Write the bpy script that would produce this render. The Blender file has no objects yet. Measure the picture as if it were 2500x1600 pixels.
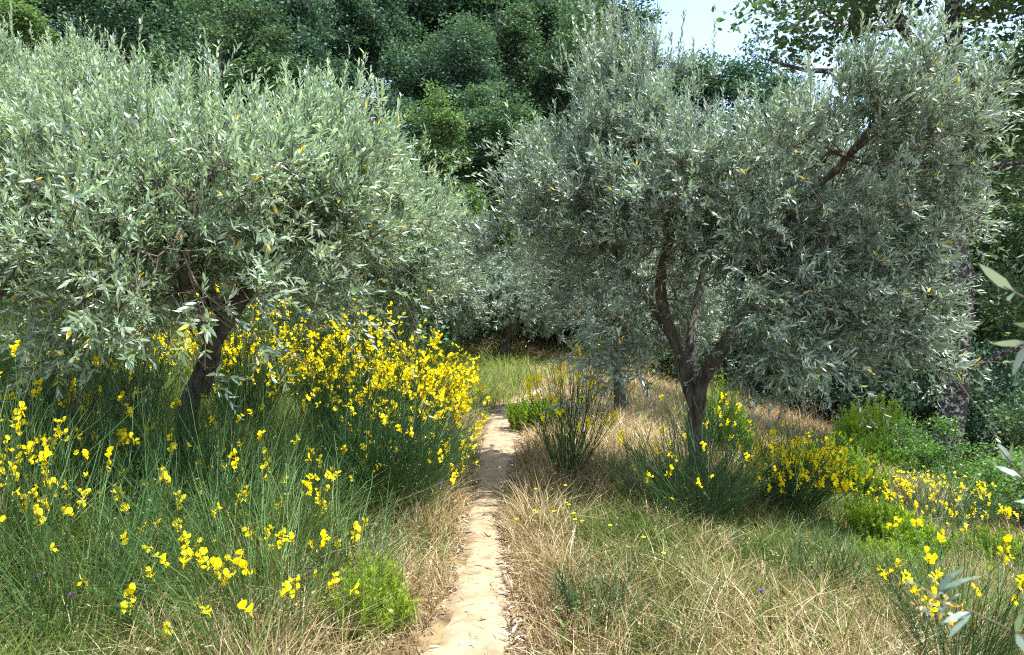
import bpy, math
import numpy as np
from mathutils import Vector

# ------------------------------------------------------------------ camera, sky, sun, exposure
scn = bpy.context.scene
PITCH = math.radians(3.03)
CAM_Z = 1.6
F = 1888.0                                    # focal length in pixels of the 2500 px wide photograph
cam_d = bpy.data.cameras.new("camera")
cam_d.sensor_width = 36.0
cam_d.lens = 36.0 * F / 2500.0
cam_d.clip_start = 0.05
cam_d.clip_end = 800.0
cam_d.dof.use_dof = True
cam_d.dof.focus_distance = 5.0
cam_d.dof.aperture_fstop = 7.5
cam = bpy.data.objects.new("camera", cam_d)
scn.collection.objects.link(cam)
cam.location = (0, 0, CAM_Z)
cam.rotation_euler = (math.radians(90) - PITCH, 0, 0)
scn.camera = cam

SUN_EL, SUN_AZ = math.radians(67), math.radians(100)    # high, from the right
world = bpy.data.worlds.new("World")
scn.world = world
world.use_nodes = True
nt = world.node_tree
nt.nodes.clear()
def wn(t): return nt.nodes.new(t)
out = wn("ShaderNodeOutputWorld")
bg = wn("ShaderNodeBackground")
bg.inputs["Strength"].default_value = 0.15
sky = wn("ShaderNodeTexSky")
sky.sky_type = 'NISHITA'
sky.sun_disc = False
sky.sun_elevation = SUN_EL
sky.sun_rotation = SUN_AZ
sky.air_density = 1.0
sky.dust_density = 0.6
tc = wn("ShaderNodeTexCoord")
mp = wn("ShaderNodeMapping")
mp.inputs["Scale"].default_value = (1.0, 1.0, 2.2)
mp.inputs["Location"].default_value = (0.35, 0.1, 0.2)
nz = wn("ShaderNodeTexNoise")
nz.inputs["Scale"].default_value = 5.5
nz.inputs["Detail"].default_value = 7
nz.inputs["Roughness"].default_value = 0.52
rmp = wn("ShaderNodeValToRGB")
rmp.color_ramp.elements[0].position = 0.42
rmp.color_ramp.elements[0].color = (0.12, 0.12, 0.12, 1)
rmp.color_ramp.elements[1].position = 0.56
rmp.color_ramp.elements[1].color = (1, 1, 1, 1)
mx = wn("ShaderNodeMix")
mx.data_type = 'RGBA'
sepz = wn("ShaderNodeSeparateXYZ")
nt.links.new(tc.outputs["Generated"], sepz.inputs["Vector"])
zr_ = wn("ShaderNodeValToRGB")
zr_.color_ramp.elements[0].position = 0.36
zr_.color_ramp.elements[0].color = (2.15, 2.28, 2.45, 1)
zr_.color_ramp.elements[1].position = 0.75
zr_.color_ramp.elements[1].color = (4.2, 4.6, 5.1, 1)  # unseen overhead cloud made brighter, added as fill light
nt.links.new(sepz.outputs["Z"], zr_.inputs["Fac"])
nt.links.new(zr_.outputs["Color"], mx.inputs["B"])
nt.links.new(tc.outputs["Generated"], mp.inputs["Vector"])
nt.links.new(mp.outputs["Vector"], nz.inputs["Vector"])
nt.links.new(nz.outputs["Fac"], rmp.inputs["Fac"])
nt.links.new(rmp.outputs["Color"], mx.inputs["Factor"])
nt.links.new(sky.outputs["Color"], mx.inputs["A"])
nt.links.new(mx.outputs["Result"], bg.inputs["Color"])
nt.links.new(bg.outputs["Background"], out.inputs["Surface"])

sun_d = bpy.data.lights.new("sun", 'SUN')
sun_d.energy = 4.4
sun_d.angle = math.radians(0.53)
sun_d.color = (1.0, 0.965, 0.90)
sun = bpy.data.objects.new("sun", sun_d)
scn.collection.objects.link(sun)
SDIR = Vector((math.sin(SUN_AZ) * math.cos(SUN_EL), math.cos(SUN_AZ) * math.cos(SUN_EL), math.sin(SUN_EL)))
sun.rotation_euler = SDIR.to_track_quat('Z', 'Y').to_euler()
sun.location = (10, 20, 40)

scn.view_settings.view_transform = 'Standard'
scn.view_settings.look = 'None'
scn.view_settings.exposure = 1.55
scn.view_settings.gamma = 1
cy = scn.cycles
cy.max_bounces = 5
cy.diffuse_bounces = 3
cy.glossy_bounces = 2
cy.transmission_bounces = 4
cy.transparent_max_bounces = 4
cy.use_denoising = False
cy.pixel_filter_type = 'BLACKMAN_HARRIS'
cy.filter_width = 1.15
cy.sample_clamp_indirect = 4.0
cy.caustics_reflective = False
cy.caustics_refractive = False

# ------------------------------------------------------------------ helpers
def at(px, py, Y):
    """Point at depth Y (metres ahead) seen at pixel px, py of the 2500 x 1600 photograph."""
    u, v = (px - 1250) / F, (800 - py) / F
    dy = math.cos(PITCH) + v * math.sin(PITCH)
    dz = -math.sin(PITCH) + v * math.cos(PITCH)
    return np.array([u / dy * Y, Y, CAM_Z + dz / dy * Y])

def sstep(a, b, x):
    t = np.clip((x - a) / (b - a), 0, 1)
    return t * t * (3 - 2 * t)

PATH = np.array([(-0.10, -2.0, .36), (-0.14, 1.5, .36), (-0.19, 3.3, .35), (-0.17, 4.0, .26), (-0.175, 4.7, .22),
                 (-0.215, 5.2, .19), (-0.16, 6.1, .22), (-0.13, 7.7, .32), (-0.07, 9.3, .36), (0.10, 10.4, .30),
                 (0.26, 11.3, .16), (0.5, 12.2, .05)])
def path_x(y): return np.interp(y, PATH[:, 1], PATH[:, 0])
def path_w(y): return np.interp(y, PATH[:, 1], PATH[:, 2])

_lat = np.random.default_rng(5).random((256, 256))
def vnoise(x, y, s=1.0, o=0.0):
    x = np.asarray(x, float) / s + 100.3 + o
    y = np.asarray(y, float) / s + 57.7 + o * 1.7
    xi, yi = np.floor(x).astype(int), np.floor(y).astype(int)
    fx, fy = x - xi, y - yi
    fx, fy = fx * fx * (3 - 2 * fx), fy * fy * (3 - 2 * fy)
    g = lambda i, j: _lat[i % 256, j % 256]
    return (g(xi, yi) * (1 - fx) + g(xi + 1, yi) * fx) * (1 - fy) + (g(xi, yi + 1) * (1 - fx) + g(xi + 1, yi + 1) * fx) * fy

def height(x, y):
    x = np.asarray(x, float); y = np.asarray(y, float)
    L = np.maximum(0, -0.75 - x)
    h = 0.20 * L * L / (L + 0.5) * sstep(1.5, 3.5, y + 0 * x)
    r = x - 1.5
    sp = np.where(r > 6, r, np.log1p(np.exp(np.clip(r * 3, -30, 20))) / 3)
    h = h - 0.25 * np.minimum(sp, 7 + 0.2 * np.maximum(0, sp - 7)) * (1 - 0.5 * sstep(14, 30, y))
    hill = 0.36 * np.maximum(0, y - 18) * (1 - 0.92 * sstep(1, 15, x)) * (1 - 0.5 * sstep(50, 90, y))
    h = h + hill
    h = h + 0.05 * (vnoise(x, y, 0.9) - .5) * sstep(0.2, 0.8, np.abs(x - path_x(y)))
    return h + 0.25 * (vnoise(x, y, 6.0, 3) - .5) * sstep(12, 20, y)

def gp(x, y): return np.array([x, y, float(height(x, y))])

class MB:
    """Collects faces of any size with a per-face tint, and links them as ONE mesh object."""
    def __init__(s): s.v, s.l, s.c, s.t, s.n = [], [], [], [], 0
    def add(s, V, faces, tint=0.0):
        """V (n,3); faces (m,k) index array; tint scalar or (m,)"""
        faces = np.asarray(faces)
        s.v.append(np.asarray(V, float)); s.l.append((faces + s.n).ravel())
        s.c.append(np.full(len(faces), faces.shape[1])); s.t.append(np.broadcast_to(np.asarray(tint, float), (len(faces),)).copy())
        s.n += len(V)
    def addmulti(s, V, facelist, tints):
        n0 = s.n
        s.v.append(np.asarray(V, float)); s.n += len(V)
        for f, t in zip(facelist, tints):
            f = np.asarray(f)
            s.l.append((f + n0).ravel()); s.c.append(np.full(len(f), f.shape[1]))
            s.t.append(np.broadcast_to(np.asarray(t, float), (len(f),)).copy())
    def mesh(s, name, mat, base=(0, 0, 0), smooth=False):
        V = np.concatenate(s.v) - np.asarray(base, float); L = np.concatenate(s.l).astype(np.int32); C = np.concatenate(s.c).astype(np.int32)
        m = bpy.data.meshes.new(name)
        m.vertices.add(len(V)); m.vertices.foreach_set("co", V.astype(np.float32).ravel())
        m.loops.add(len(L)); m.loops.foreach_set("vertex_index", L)
        m.polygons.add(len(C))
        st = np.zeros(len(C), np.int32); st[1:] = np.cumsum(C)[:-1]
        m.polygons.foreach_set("loop_start", st); m.polygons.foreach_set("loop_total", C)
        a = m.attributes.new("tint", 'FLOAT', 'FACE'); a.data.foreach_set("value", np.concatenate(s.t).astype(np.float32))
        m.update(calc_edges=True)
        m.polygons.foreach_set("use_smooth", np.full(len(C), smooth))
        m.materials.append(mat)
        return m
    def build(s, name, mat, parent=None, base=(0, 0, 0), smooth=False):
        o = bpy.data.objects.new(name, s.mesh(name, mat, base, smooth))
        scn.collection.objects.link(o)
        if parent is not None: o.parent = parent
        return o

def thing(name, label, cat, loc, group=None):
    o = bpy.data.objects.new(name, None)
    o.empty_display_size = 0.2
    scn.collection.objects.link(o)
    o.location = loc
    o["label"] = label; o["category"] = cat
    if group: o["group"] = group
    return o

def copy_thing(root, loc, rotz, scale, label, group=None):
    r = root.copy(); scn.collection.objects.link(r)
    r.location = loc; r.rotation_euler = (0, 0, rotz); r.scale = scale
    r["label"] = label
    if group: r["group"] = group
    for ch in list(root.children):
        c = ch.copy(); scn.collection.objects.link(c); c.parent = r
        for g in list(ch.children):
            d = g.copy(); scn.collection.objects.link(d); d.parent = c
    return r

def unit(a):
    return a / np.maximum(np.linalg.norm(a, axis=-1, keepdims=True), 1e-9)

def perp(d):
    ref = np.where(np.abs(d[..., 2:3]) > 0.9, np.array([1.0, 0, 0]), np.array([0, 0, 1.0]))
    return unit(np.cross(d, ref))

def add_leaves(mb, P, D, N, L, W, tint, fold=0.18, curl=0.15):
    """Lanceolate leaves: 6 vertices, folded along the midrib and slightly bent."""
    n = len(P)
    D = unit(D); N = unit(N - D * np.sum(N * D, -1, keepdims=True)); S = np.cross(D, N)
    L = np.broadcast_to(L, (n,))[:, None]; W = np.broadcast_to(W, (n,))[:, None]; c = np.broadcast_to(curl, (n,))[:, None]
    pt = lambda t, w: P + D * L * t + S * (W * w) + N * (abs(w) * fold * W - c * t * t * L)
    V = np.stack([pt(0, 0), pt(.36, .5), pt(.36, -.5), pt(.72, .38), pt(.72, -.38), pt(1, 0)], 1).reshape(-1, 3)
    b = np.arange(n)[:, None] * 6
    mb.addmulti(V, [b + [0, 1, 2], b + [2, 1, 3, 4], b + [4, 3, 5]], [tint, tint, tint])

def add_kites(mb, P, D, N, L, W, tint):
    n = len(P)
    D = unit(D); N = unit(N - D * np.sum(N * D, -1, keepdims=True)); S = np.cross(D, N)
    L = np.broadcast_to(L, (n,))[:, None]; W = np.broadcast_to(W, (n,))[:, None]
    V = np.stack([P, P + D * L * .5 + S * W * .5, P + D * L, P + D * L * .5 - S * W * .5], 1).reshape(-1, 3)
    mb.add(V, np.arange(n)[:, None] * 4 + [0, 1, 2, 3], tint)

def add_segments(mb, A, B, r0, r1, k=4, tint=0.5):
    """One k-sided prism per segment."""
    n = len(A)
    if not n: return
    d = unit(B - A); u = perp(d); w = np.cross(d, u)
    an = np.arange(k) * 2 * np.pi / k
    ring = u[:, None] * np.cos(an)[None, :, None] + w[:, None] * np.sin(an)[None, :, None]
    V = np.concatenate([A[:, None] + ring * np.asarray(r0).reshape(-1, 1, 1), B[:, None] + ring * np.asarray(r1).reshape(-1, 1, 1)], 1).reshape(-1, 3)
    i = np.arange(k); j = (i + 1) % k
    f = np.stack([i, j, j + k, i + k], 1)
    F_ = (np.arange(n)[:, None, None] * 2 * k + f[None]).reshape(-1, 4)
    mb.add(V, F_, np.repeat(np.broadcast_to(tint, (n,)), k))

def add_strands(mb, pts, rad, k=3, tint=0.5):
    """pts (n, m, 3) polylines, rad (n, m) radii: continuous k-sided tubes."""
    n, m, _ = pts.shape
    d = np.empty_like(pts); d[:, 1:-1] = pts[:, 2:] - pts[:, :-2]; d[:, 0] = pts[:, 1] - pts[:, 0]; d[:, -1] = pts[:, -1] - pts[:, -2]
    d = unit(d)
    u = perp(d[:, 0]); U = []
    for q in range(m):
        u = unit(u - d[:, q] * np.sum(u * d[:, q], -1, keepdims=True)); U.append(u)
    U = np.stack(U, 1); Wv = np.cross(d, U)
    an = np.arange(k) * 2 * np.pi / k
    V = pts[:, :, None] + (U[:, :, None] * np.cos(an)[:, None] + Wv[:, :, None] * np.sin(an)[:, None]) * rad[:, :, None, None]
    V = V.reshape(-1, 3)
    q = np.arange(m - 1)[:, None] * k; i = np.arange(k)[None]; j = (i + 1) % k
    f = np.stack([q + i, q + j, q + j + k, q + i + k], -1).reshape(-1, 4)
    F_ = (np.arange(n)[:, None, None] * m * k + f[None]).reshape(-1, 4)
    mb.add(V, F_, np.repeat(np.broadcast_to(tint, (n,)), (m - 1) * k))

def spline(P, step):
    P = np.asarray(P, float)
    Q = np.vstack([2 * P[0] - P[1], P, 2 * P[-1] - P[-2]])
    res = []
    for i in range(1, len(Q) - 2):
        n = max(2, int(np.linalg.norm(Q[i + 1, :3] - Q[i, :3]) / step))
        for t in np.arange(n) / n:
            a, b, c, d = Q[i - 1], Q[i], Q[i + 1], Q[i + 2]
            res.append(.5 * (2 * b + (c - a) * t + (2 * a - 5 * b + 4 * c - d) * t * t + (3 * b - a - 3 * c + d) * t ** 3))
    res.append(Q[-2])
    return np.array(res)

def add_limb(mb, P4, k, rng, rough=0.12, step=0.05):
    """P4: rows x, y, z, radius. Bark-like lumps and ridges along a smooth limb."""
    S = spline(P4, step)
    pts, r = S[:, :3], np.maximum(S[:, 3], .002)
    m = len(pts)
    d = unit(np.gradient(pts, axis=0))
    u = perp(d[:1])[0]; U = []
    for q in range(m):
        u = u - d[q] * (u @ d[q]); u /= np.linalg.norm(u); U.append(u)
    U = np.array(U); Wv = np.cross(d, U)
    an = np.arange(k) * 2 * np.pi / k
    ridge = rng.normal(0, 1, k)
    for _ in range(1): ridge = (ridge + np.roll(ridge, 1)) * .6
    lump = rng.normal(0, 1, (m, k))
    lump = (lump + np.roll(lump, 1, 1) + np.roll(lump, 1, 0) + np.roll(lump, -1, 0)) * .4
    R = r[:, None] * (1 + rough * (0.7 * ridge[None] * np.cos(np.arange(m) * step * 3.0)[:, None] + 0.5 * ridge[None] + 0.5 * lump))
    V = pts[:, None] + (U[:, None] * np.cos(an)[None, :, None] + Wv[:, None] * np.sin(an)[None, :, None]) * R[..., None]
    q = np.arange(m - 1)[:, None] * k; i = np.arange(k)[None]; j = (i + 1) % k
    f = np.stack([q + i, q + j, q + j + k, q + i + k], -1).reshape(-1, 4)
    mb.add(V.reshape(-1, 3), f, .5)
    return pts, r

# ------------------------------------------------------------------ materials
def new_mat(name):
    m = bpy.data.materials.new(name); m.use_nodes = True
    t = m.node_tree; t.nodes.clear()
    return m, t, t.nodes.new("ShaderNodeOutputMaterial")

def ramp(t, stops, const=False):
    r = t.nodes.new("ShaderNodeValToRGB"); cr = r.color_ramp
    if const: cr.interpolation = 'CONSTANT'
    while len(cr.elements) < len(stops): cr.elements.new(1.0)
    for e, (p, c) in zip(cr.elements, stops): e.position = p; e.color = (*c, 1)
    return r

def leaf_mat(name, stops, back=None, trans=0.35, rough=0.45, spec=0.35, trans_gain=(1.1, 1.25, 0.6), const_tail=False):
    """Thin leaf: colour from the per-leaf tint; a paler underside; part of the light passes through."""
    m, t, o = new_mat(name)
    a = t.nodes.new("ShaderNodeAttribute"); a.attribute_name = "tint"
    r = ramp(t, stops); t.links.new(a.outputs["Fac"], r.inputs["Fac"])
    col = r.outputs["Color"]
    if back:
        r2 = ramp(t, back); t.links.new(a.outputs["Fac"], r2.inputs["Fac"])
        g = t.nodes.new("ShaderNodeNewGeometry")
        x = t.nodes.new("ShaderNodeMix"); x.data_type = 'RGBA'
        t.links.new(g.outputs["Backfacing"], x.inputs["Factor"])
        t.links.new(r.outputs["Color"], x.inputs["A"]); t.links.new(r2.outputs["Color"], x.inputs["B"])
        col = x.outputs["Result"]
    p = t.nodes.new("ShaderNodeBsdfPrincipled")
    p.inputs["Roughness"].default_value = rough
    p.inputs["Specular IOR Level"].default_value = spec
    t.links.new(col, p.inputs["Base Color"])
    tr = t.nodes.new("ShaderNodeBsdfTranslucent")
    g2 = t.nodes.new("ShaderNodeMix"); g2.data_type = 'RGBA'; g2.blend_type = 'MULTIPLY'
    g2.inputs["Factor"].default_value = 1
    t.links.new(r.outputs["Color"], g2.inputs["A"]); g2.inputs["B"].default_value = (*trans_gain, 1)
    g3 = t.nodes.new("ShaderNodeVectorMath"); g3.operation = 'SCALE'; g3.inputs["Scale"].default_value = 1.7
    t.links.new(g2.outputs["Result"], g3.inputs[0])
    t.links.new(g3.outputs["Vector"], tr.inputs["Color"])
    ms = t.nodes.new("ShaderNodeMixShader"); ms.inputs["Fac"].default_value = trans
    t.links.new(p.outputs["BSDF"], ms.inputs[1]); t.links.new(tr.outputs["BSDF"], ms.inputs[2])
    t.links.new(ms.outputs["Shader"], o.inputs["Surface"])
    return m

def noise_mat(name, stops, scale, detail=8, floor=None, rough=0.9, bump=0.4, bscale=None, stretch=(1, 1, 1), spots=None, bdist=0.02):
    m, t, o = new_mat(name)
    c = t.nodes.new("ShaderNodeTexCoord"); mpn = t.nodes.new("ShaderNodeMapping"); mpn.inputs["Scale"].default_value = stretch
    t.links.new(c.outputs["Object"], mpn.inputs["Vector"])
    n = t.nodes.new("ShaderNodeTexNoise"); n.inputs["Scale"].default_value = scale; n.inputs["Detail"].default_value = detail; n.inputs["Roughness"].default_value = .65
    t.links.new(mpn.outputs["Vector"], n.inputs["Vector"])
    r = ramp(t, stops); t.links.new(n.outputs["Fac"], r.inputs["Fac"])
    col = r.outputs["Color"]
    if spots:
        (sc, lo, hi, sc_col) = spots
        n3 = t.nodes.new("ShaderNodeTexNoise"); n3.inputs["Scale"].default_value = sc; n3.inputs["Detail"].default_value = 5; n3.inputs["Roughness"].default_value = .7
        t.links.new(c.outputs["Object"], n3.inputs["Vector"])
        rr = ramp(t, [(lo, (0, 0, 0)), (hi, (1, 1, 1))]); t.links.new(n3.outputs["Fac"], rr.inputs["Fac"])
        x = t.nodes.new("ShaderNodeMix"); x.data_type = 'RGBA'
        t.links.new(rr.outputs["Color"], x.inputs["Factor"]); t.links.new(col, x.inputs["A"]); x.inputs["B"].default_value = (*sc_col, 1)
        col = x.outputs["Result"]
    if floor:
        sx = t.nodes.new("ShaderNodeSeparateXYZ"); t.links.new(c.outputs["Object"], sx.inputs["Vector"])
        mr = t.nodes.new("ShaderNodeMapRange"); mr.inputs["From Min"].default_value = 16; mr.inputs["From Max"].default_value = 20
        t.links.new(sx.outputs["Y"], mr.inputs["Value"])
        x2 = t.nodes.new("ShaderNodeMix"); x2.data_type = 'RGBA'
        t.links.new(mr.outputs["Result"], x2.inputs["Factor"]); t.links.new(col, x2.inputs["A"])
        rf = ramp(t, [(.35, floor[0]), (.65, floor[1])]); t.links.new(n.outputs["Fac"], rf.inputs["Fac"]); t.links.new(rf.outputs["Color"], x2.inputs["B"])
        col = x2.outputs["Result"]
    p = t.nodes.new("ShaderNodeBsdfPrincipled"); p.inputs["Roughness"].default_value = rough; p.inputs["Specular IOR Level"].default_value = .2
    t.links.new(col, p.inputs["Base Color"])
    n2 = t.nodes.new("ShaderNodeTexNoise"); n2.inputs["Scale"].default_value = bscale or scale * 2; n2.inputs["Detail"].default_value = 6
    t.links.new(mpn.outputs["Vector"], n2.inputs["Vector"])
    b = t.nodes.new("ShaderNodeBump"); b.inputs["Strength"].default_value = bump; b.inputs["Distance"].default_value = bdist
    t.links.new(n2.outputs["Fac"], b.inputs["Height"]); t.links.new(b.outputs["Normal"], p.inputs["Normal"])
    t.links.new(p.outputs["BSDF"], o.inputs["Surface"])
    return m

YEL, ORA, CRM = (0.68, 0.48, 0.03), (0.46, 0.27, 0.05), (0.55, 0.50, 0.34)
OL_TAIL = [(0.880, YEL), (0.925, YEL), (0.93, ORA), (0.955, ORA), (0.96, CRM), (1.0, CRM)]
M = {}
M['olive_green'] = leaf_mat("olive leaf green", [(0.0, (0.070, 0.120, 0.065)), (0.45, (0.19, 0.265, 0.185)), (0.87, (0.37, 0.46, 0.34))] + OL_TAIL,
                            [(0.0, (0.30, 0.37, 0.31)), (0.87, (0.50, 0.57, 0.50))] + OL_TAIL, trans=0.24, rough=0.42, spec=0.5)
M['olive_silver'] = leaf_mat("olive leaf silver", [(0.0, (0.065, 0.105, 0.078)), (0.45, (0.18, 0.245, 0.20)), (0.87, (0.34, 0.42, 0.36))] + OL_TAIL,
                             [(0.0, (0.25, 0.32, 0.275)), (0.87, (0.42, 0.49, 0.43))] + OL_TAIL, trans=0.15, rough=0.42, spec=0.5)
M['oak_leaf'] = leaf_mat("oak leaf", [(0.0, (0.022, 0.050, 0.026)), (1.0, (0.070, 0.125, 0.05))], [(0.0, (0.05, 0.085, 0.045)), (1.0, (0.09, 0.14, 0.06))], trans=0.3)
M['forest_leaf'] = leaf_mat("forest leaf", [(0.0, (0.020, 0.055, 0.038)), (0.6, (0.048, 0.102, 0.066)), (1.0, (0.095, 0.16, 0.095))], [(0.0, (0.06, 0.105, 0.08)), (1.0, (0.12, 0.18, 0.13))], trans=0.18, rough=.6, spec=.2)  # bluish shift in the leaf colour stands in for haze
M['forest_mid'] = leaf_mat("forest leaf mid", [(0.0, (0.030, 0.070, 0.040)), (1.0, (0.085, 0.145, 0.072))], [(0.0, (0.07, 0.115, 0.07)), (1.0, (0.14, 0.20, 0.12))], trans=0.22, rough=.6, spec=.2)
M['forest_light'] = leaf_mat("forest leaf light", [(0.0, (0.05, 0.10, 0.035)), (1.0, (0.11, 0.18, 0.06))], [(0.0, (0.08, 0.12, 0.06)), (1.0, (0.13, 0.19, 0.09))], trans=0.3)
M['heath_leaf'] = leaf_mat("heath needle", [(0.0, (0.05, 0.10, 0.010)), (0.6, (0.17, 0.26, 0.02)), (1.0, (0.30, 0.40, 0.035))], trans=0.35, rough=.6)
M['sapling_leaf'] = leaf_mat("sapling leaf", [(0.0, (0.05, 0.11, 0.03)), (1.0, (0.12, 0.22, 0.05))], trans=0.35)
M['broom_stem'] = leaf_mat("broom stem", [(0.0, (0.020, 0.055, 0.018)), (0.55, (0.055, 0.12, 0.035)), (1.0, (0.13, 0.23, 0.07))], trans=0.08, rough=.5)
M['broom_flower'] = leaf_mat("broom flower", [(0.0, (0.88, 0.68, 0.0)), (0.3, (0.92, 0.78, 0.004)), (1.0, (0.95, 0.87, 0.02))], trans=0.3, rough=.6, trans_gain=(1.0, 0.95, 0.4), spec=.2)
M['green_grass'] = leaf_mat("green grass blade", [(0.0, (0.030, 0.060, 0.012)), (0.45, (0.090, 0.135, 0.028)), (0.8, (0.18, 0.225, 0.055)), (1.0, (0.30, 0.29, 0.10))], trans=0.35, rough=.6)
M['dry_grass'] = leaf_mat("dry grass blade", [(0.0, (0.085, 0.05, 0.026)), (0.3, (0.20, 0.142, 0.070)), (0.6, (0.34, 0.268, 0.138)), (0.85, (0.46, 0.38, 0.20)), (1.0, (0.60, 0.53, 0.36))], trans=0.25, rough=.6, trans_gain=(1, .95, .75))
M['litter'] = leaf_mat("dead leaf", [(0.0, (0.10, 0.065, 0.035)), (0.6, (0.26, 0.18, 0.10)), (1.0, (0.50, 0.44, 0.36))], trans=0.05, rough=.6)
M['purple'] = leaf_mat("purple petal", [(0.0, (0.16, 0.07, 0.30)), (1.0, (0.30, 0.16, 0.48))], trans=0.2)
M['white'] = leaf_mat("white petal", [(0.0, (0.6, 0.58, 0.5)), (1.0, (0.75, 0.74, 0.7))], trans=0.2, trans_gain=(.5, .5, .5))
M['olive_bark'] = noise_mat("olive bark", [(0.30, (0.025, 0.022, 0.019)), (0.52, (0.10, 0.090, 0.076)), (0.72, (0.20, 0.185, 0.16))], 22, stretch=(1, 1, .25), bump=.8, bscale=40, spots=(14, .60, .68, (0.33, 0.34, 0.27)))
M['twig'] = noise_mat("olive twig", [(0.3, (0.060, 0.050, 0.038)), (0.7, (0.155, 0.135, 0.10))], 30, bump=.3)
M['oak_bark'] = noise_mat("lichen oak bark", [(0.35, (0.012, 0.011, 0.010)), (0.55, (0.055, 0.05, 0.045)), (0.7, (0.12, 0.115, 0.10))], 18, stretch=(1, 1, .5), bump=.9, bscale=26, spots=(18, .53, .60, (0.42, 0.44, 0.41)))
M['forest_bark'] = noise_mat("forest bark", [(0.3, (0.05, 0.045, 0.04)), (0.7, (0.19, 0.175, 0.155))], 4, stretch=(1, 1, .2), bump=.5)
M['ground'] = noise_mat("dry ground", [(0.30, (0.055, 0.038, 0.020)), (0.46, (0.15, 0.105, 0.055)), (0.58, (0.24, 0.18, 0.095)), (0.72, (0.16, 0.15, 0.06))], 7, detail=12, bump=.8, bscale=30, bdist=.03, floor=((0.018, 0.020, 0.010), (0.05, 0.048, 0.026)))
M['path'] = noise_mat("sandy path", [(0.30, (0.175, 0.130, 0.080)), (0.47, (0.268, 0.205, 0.130)), (0.66, (0.345, 0.272, 0.18))], 6, detail=15, bump=.45, bscale=38, bdist=.010)

# ------------------------------------------------------------------ ground and path
def ground_axis(lo, hi, fine_lo, fine_hi, fine, growth=1.12):
    a = list(np.arange(fine_lo, fine_hi + fine / 2, fine))
    s = fine
    while a[-1] < hi: s *= growth; a.append(a[-1] + s)
    s = fine; b = []
    x = fine_lo
    while x > lo: s *= growth; x -= s; b.append(x)
    return np.array(b[::-1] + a)
gx = ground_axis(-400, 400, -5, 6, 0.09); gy = ground_axis(-60, 420, 1, 14, 0.09)
X, Yg = np.meshgrid(gx, gy)
Z = height(X, Yg)
V = np.stack([X, Yg, Z], -1).reshape(-1, 3)
nx, ny = len(gx), len(gy)
ii, jj = np.meshgrid(np.arange(nx - 1), np.arange(ny - 1))
b0 = (jj * nx + ii).ravel()
mb = MB(); mb.add(V, np.stack([b0, b0 + 1, b0 + nx + 1, b0 + nx], 1))
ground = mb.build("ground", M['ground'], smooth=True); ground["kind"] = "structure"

rng = np.random.default_rng(11)
ys = np.arange(-2, 12.0, 0.03); cs = np.linspace(-1, 1, 25)
Yp, Cp = np.meshgrid(ys, cs, indexing='ij')
wob = 1 + 0.55 * (vnoise(Cp * 0 + np.sign(Cp) * 9, Yp, .25, 2) - .5) + 0.4 * (vnoise(np.sign(Cp) * 5 + 0 * Cp, Yp, .08, 4) - .5)
Xp = path_x(Yp) + Cp * path_w(Yp) * .62 * wob
Zp = height(Xp, Yp) + 0.016 - 0.03 * np.abs(Cp) ** 4 + 0.012 * (vnoise(Xp, Yp, .12) - .5) + 0.006 * (vnoise(Xp, Yp, .04) - .5)
V = np.stack([Xp, Yp, Zp], -1).reshape(-1, 3)
n1, n2 = Yp.shape
ii, jj = np.meshgrid(np.arange(n2 - 1), np.arange(n1 - 1)); b0 = (jj * n2 + ii).ravel()
mb = MB(); mb.add(V, np.stack([b0, b0 + 1, b0 + n2 + 1, b0 + n2], 1))
pth = mb.build("dirt_path", M['path'], smooth=True); pth["kind"] = "structure"

# ------------------------------------------------------------------ trees: skeleton growth
def sample_crown(rng, ells, n, sigma=0.13, ncl=None, shell=2.0):
    """Points in a union of ellipsoids, gathered in clumps with gaps between them."""
    ells = np.asarray(ells, float)
    vol = ells[:, 3] * ells[:, 4] * ells[:, 5]
    ncl = ncl or max(20, n // 17)
    k = rng.choice(len(ells), ncl, p=vol ** .8 / np.sum(vol ** .8))
    d = unit(rng.normal(size=(ncl, 3))); r = rng.random(ncl) ** (1 / (shell + 1))
    C = ells[k, :3] + d * r[:, None] * ells[k, 3:6]
    j = rng.integers(0, ncl, n)
    return C[j] + rng.normal(0, sigma, (n, 3)) * rng.uniform(.6, 1.4, (ncl, 1))[j]

def grow(rng, nodes, plen, anchors, bf=0.25, seg=0.16, wob=0.03):
    """Join every anchor to the nearest wood, cheapest first. Returns points, parents (-1 for limb nodes)."""
    P = np.zeros((len(nodes) + len(anchors) * 8, 3)); pl = np.zeros(len(P)); par = np.full(len(P), -1)
    n = len(nodes); P[:n] = nodes; pl[:n] = plen
    d0 = np.min(np.linalg.norm(anchors[:, None] - nodes[None, ::2], axis=-1), 1)
    ends = []
    for a in anchors[np.argsort(d0)]:
        dd = np.linalg.norm(P[:n] - a, axis=1)
        i = int(np.argmin(dd + bf * pl[:n])); dist = dd[i]
        m = min(7, max(1, int(round(dist / seg))))
        prev = i; s = P[i].copy()
        bow = rng.normal(0, wob, 3) * dist / seg + np.array([0, 0, .05]) * dist
        for q in range(1, m + 1):
            t = q / m
            if n >= len(P): break
            P[n] = s + (a - s) * t + bow * math.sin(math.pi * t)
            pl[n] = pl[prev] + np.linalg.norm(P[n] - P[prev]); par[n] = prev; prev = n; n += 1
        ends.append(prev)
    return P[:n], par[:n], np.array(ends)

def pipe_radii(par, n, tip=0.0022, ex=2.4, rmax=0.05):
    acc = np.zeros(n)
    has = np.zeros(n, bool)
    for i in range(n - 1, -1, -1):
        if acc[i] == 0: acc[i] = tip ** ex
        if par[i] >= 0: acc[par[i]] += acc[i]
    return np.minimum(acc ** (1 / ex), rmax)

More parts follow.
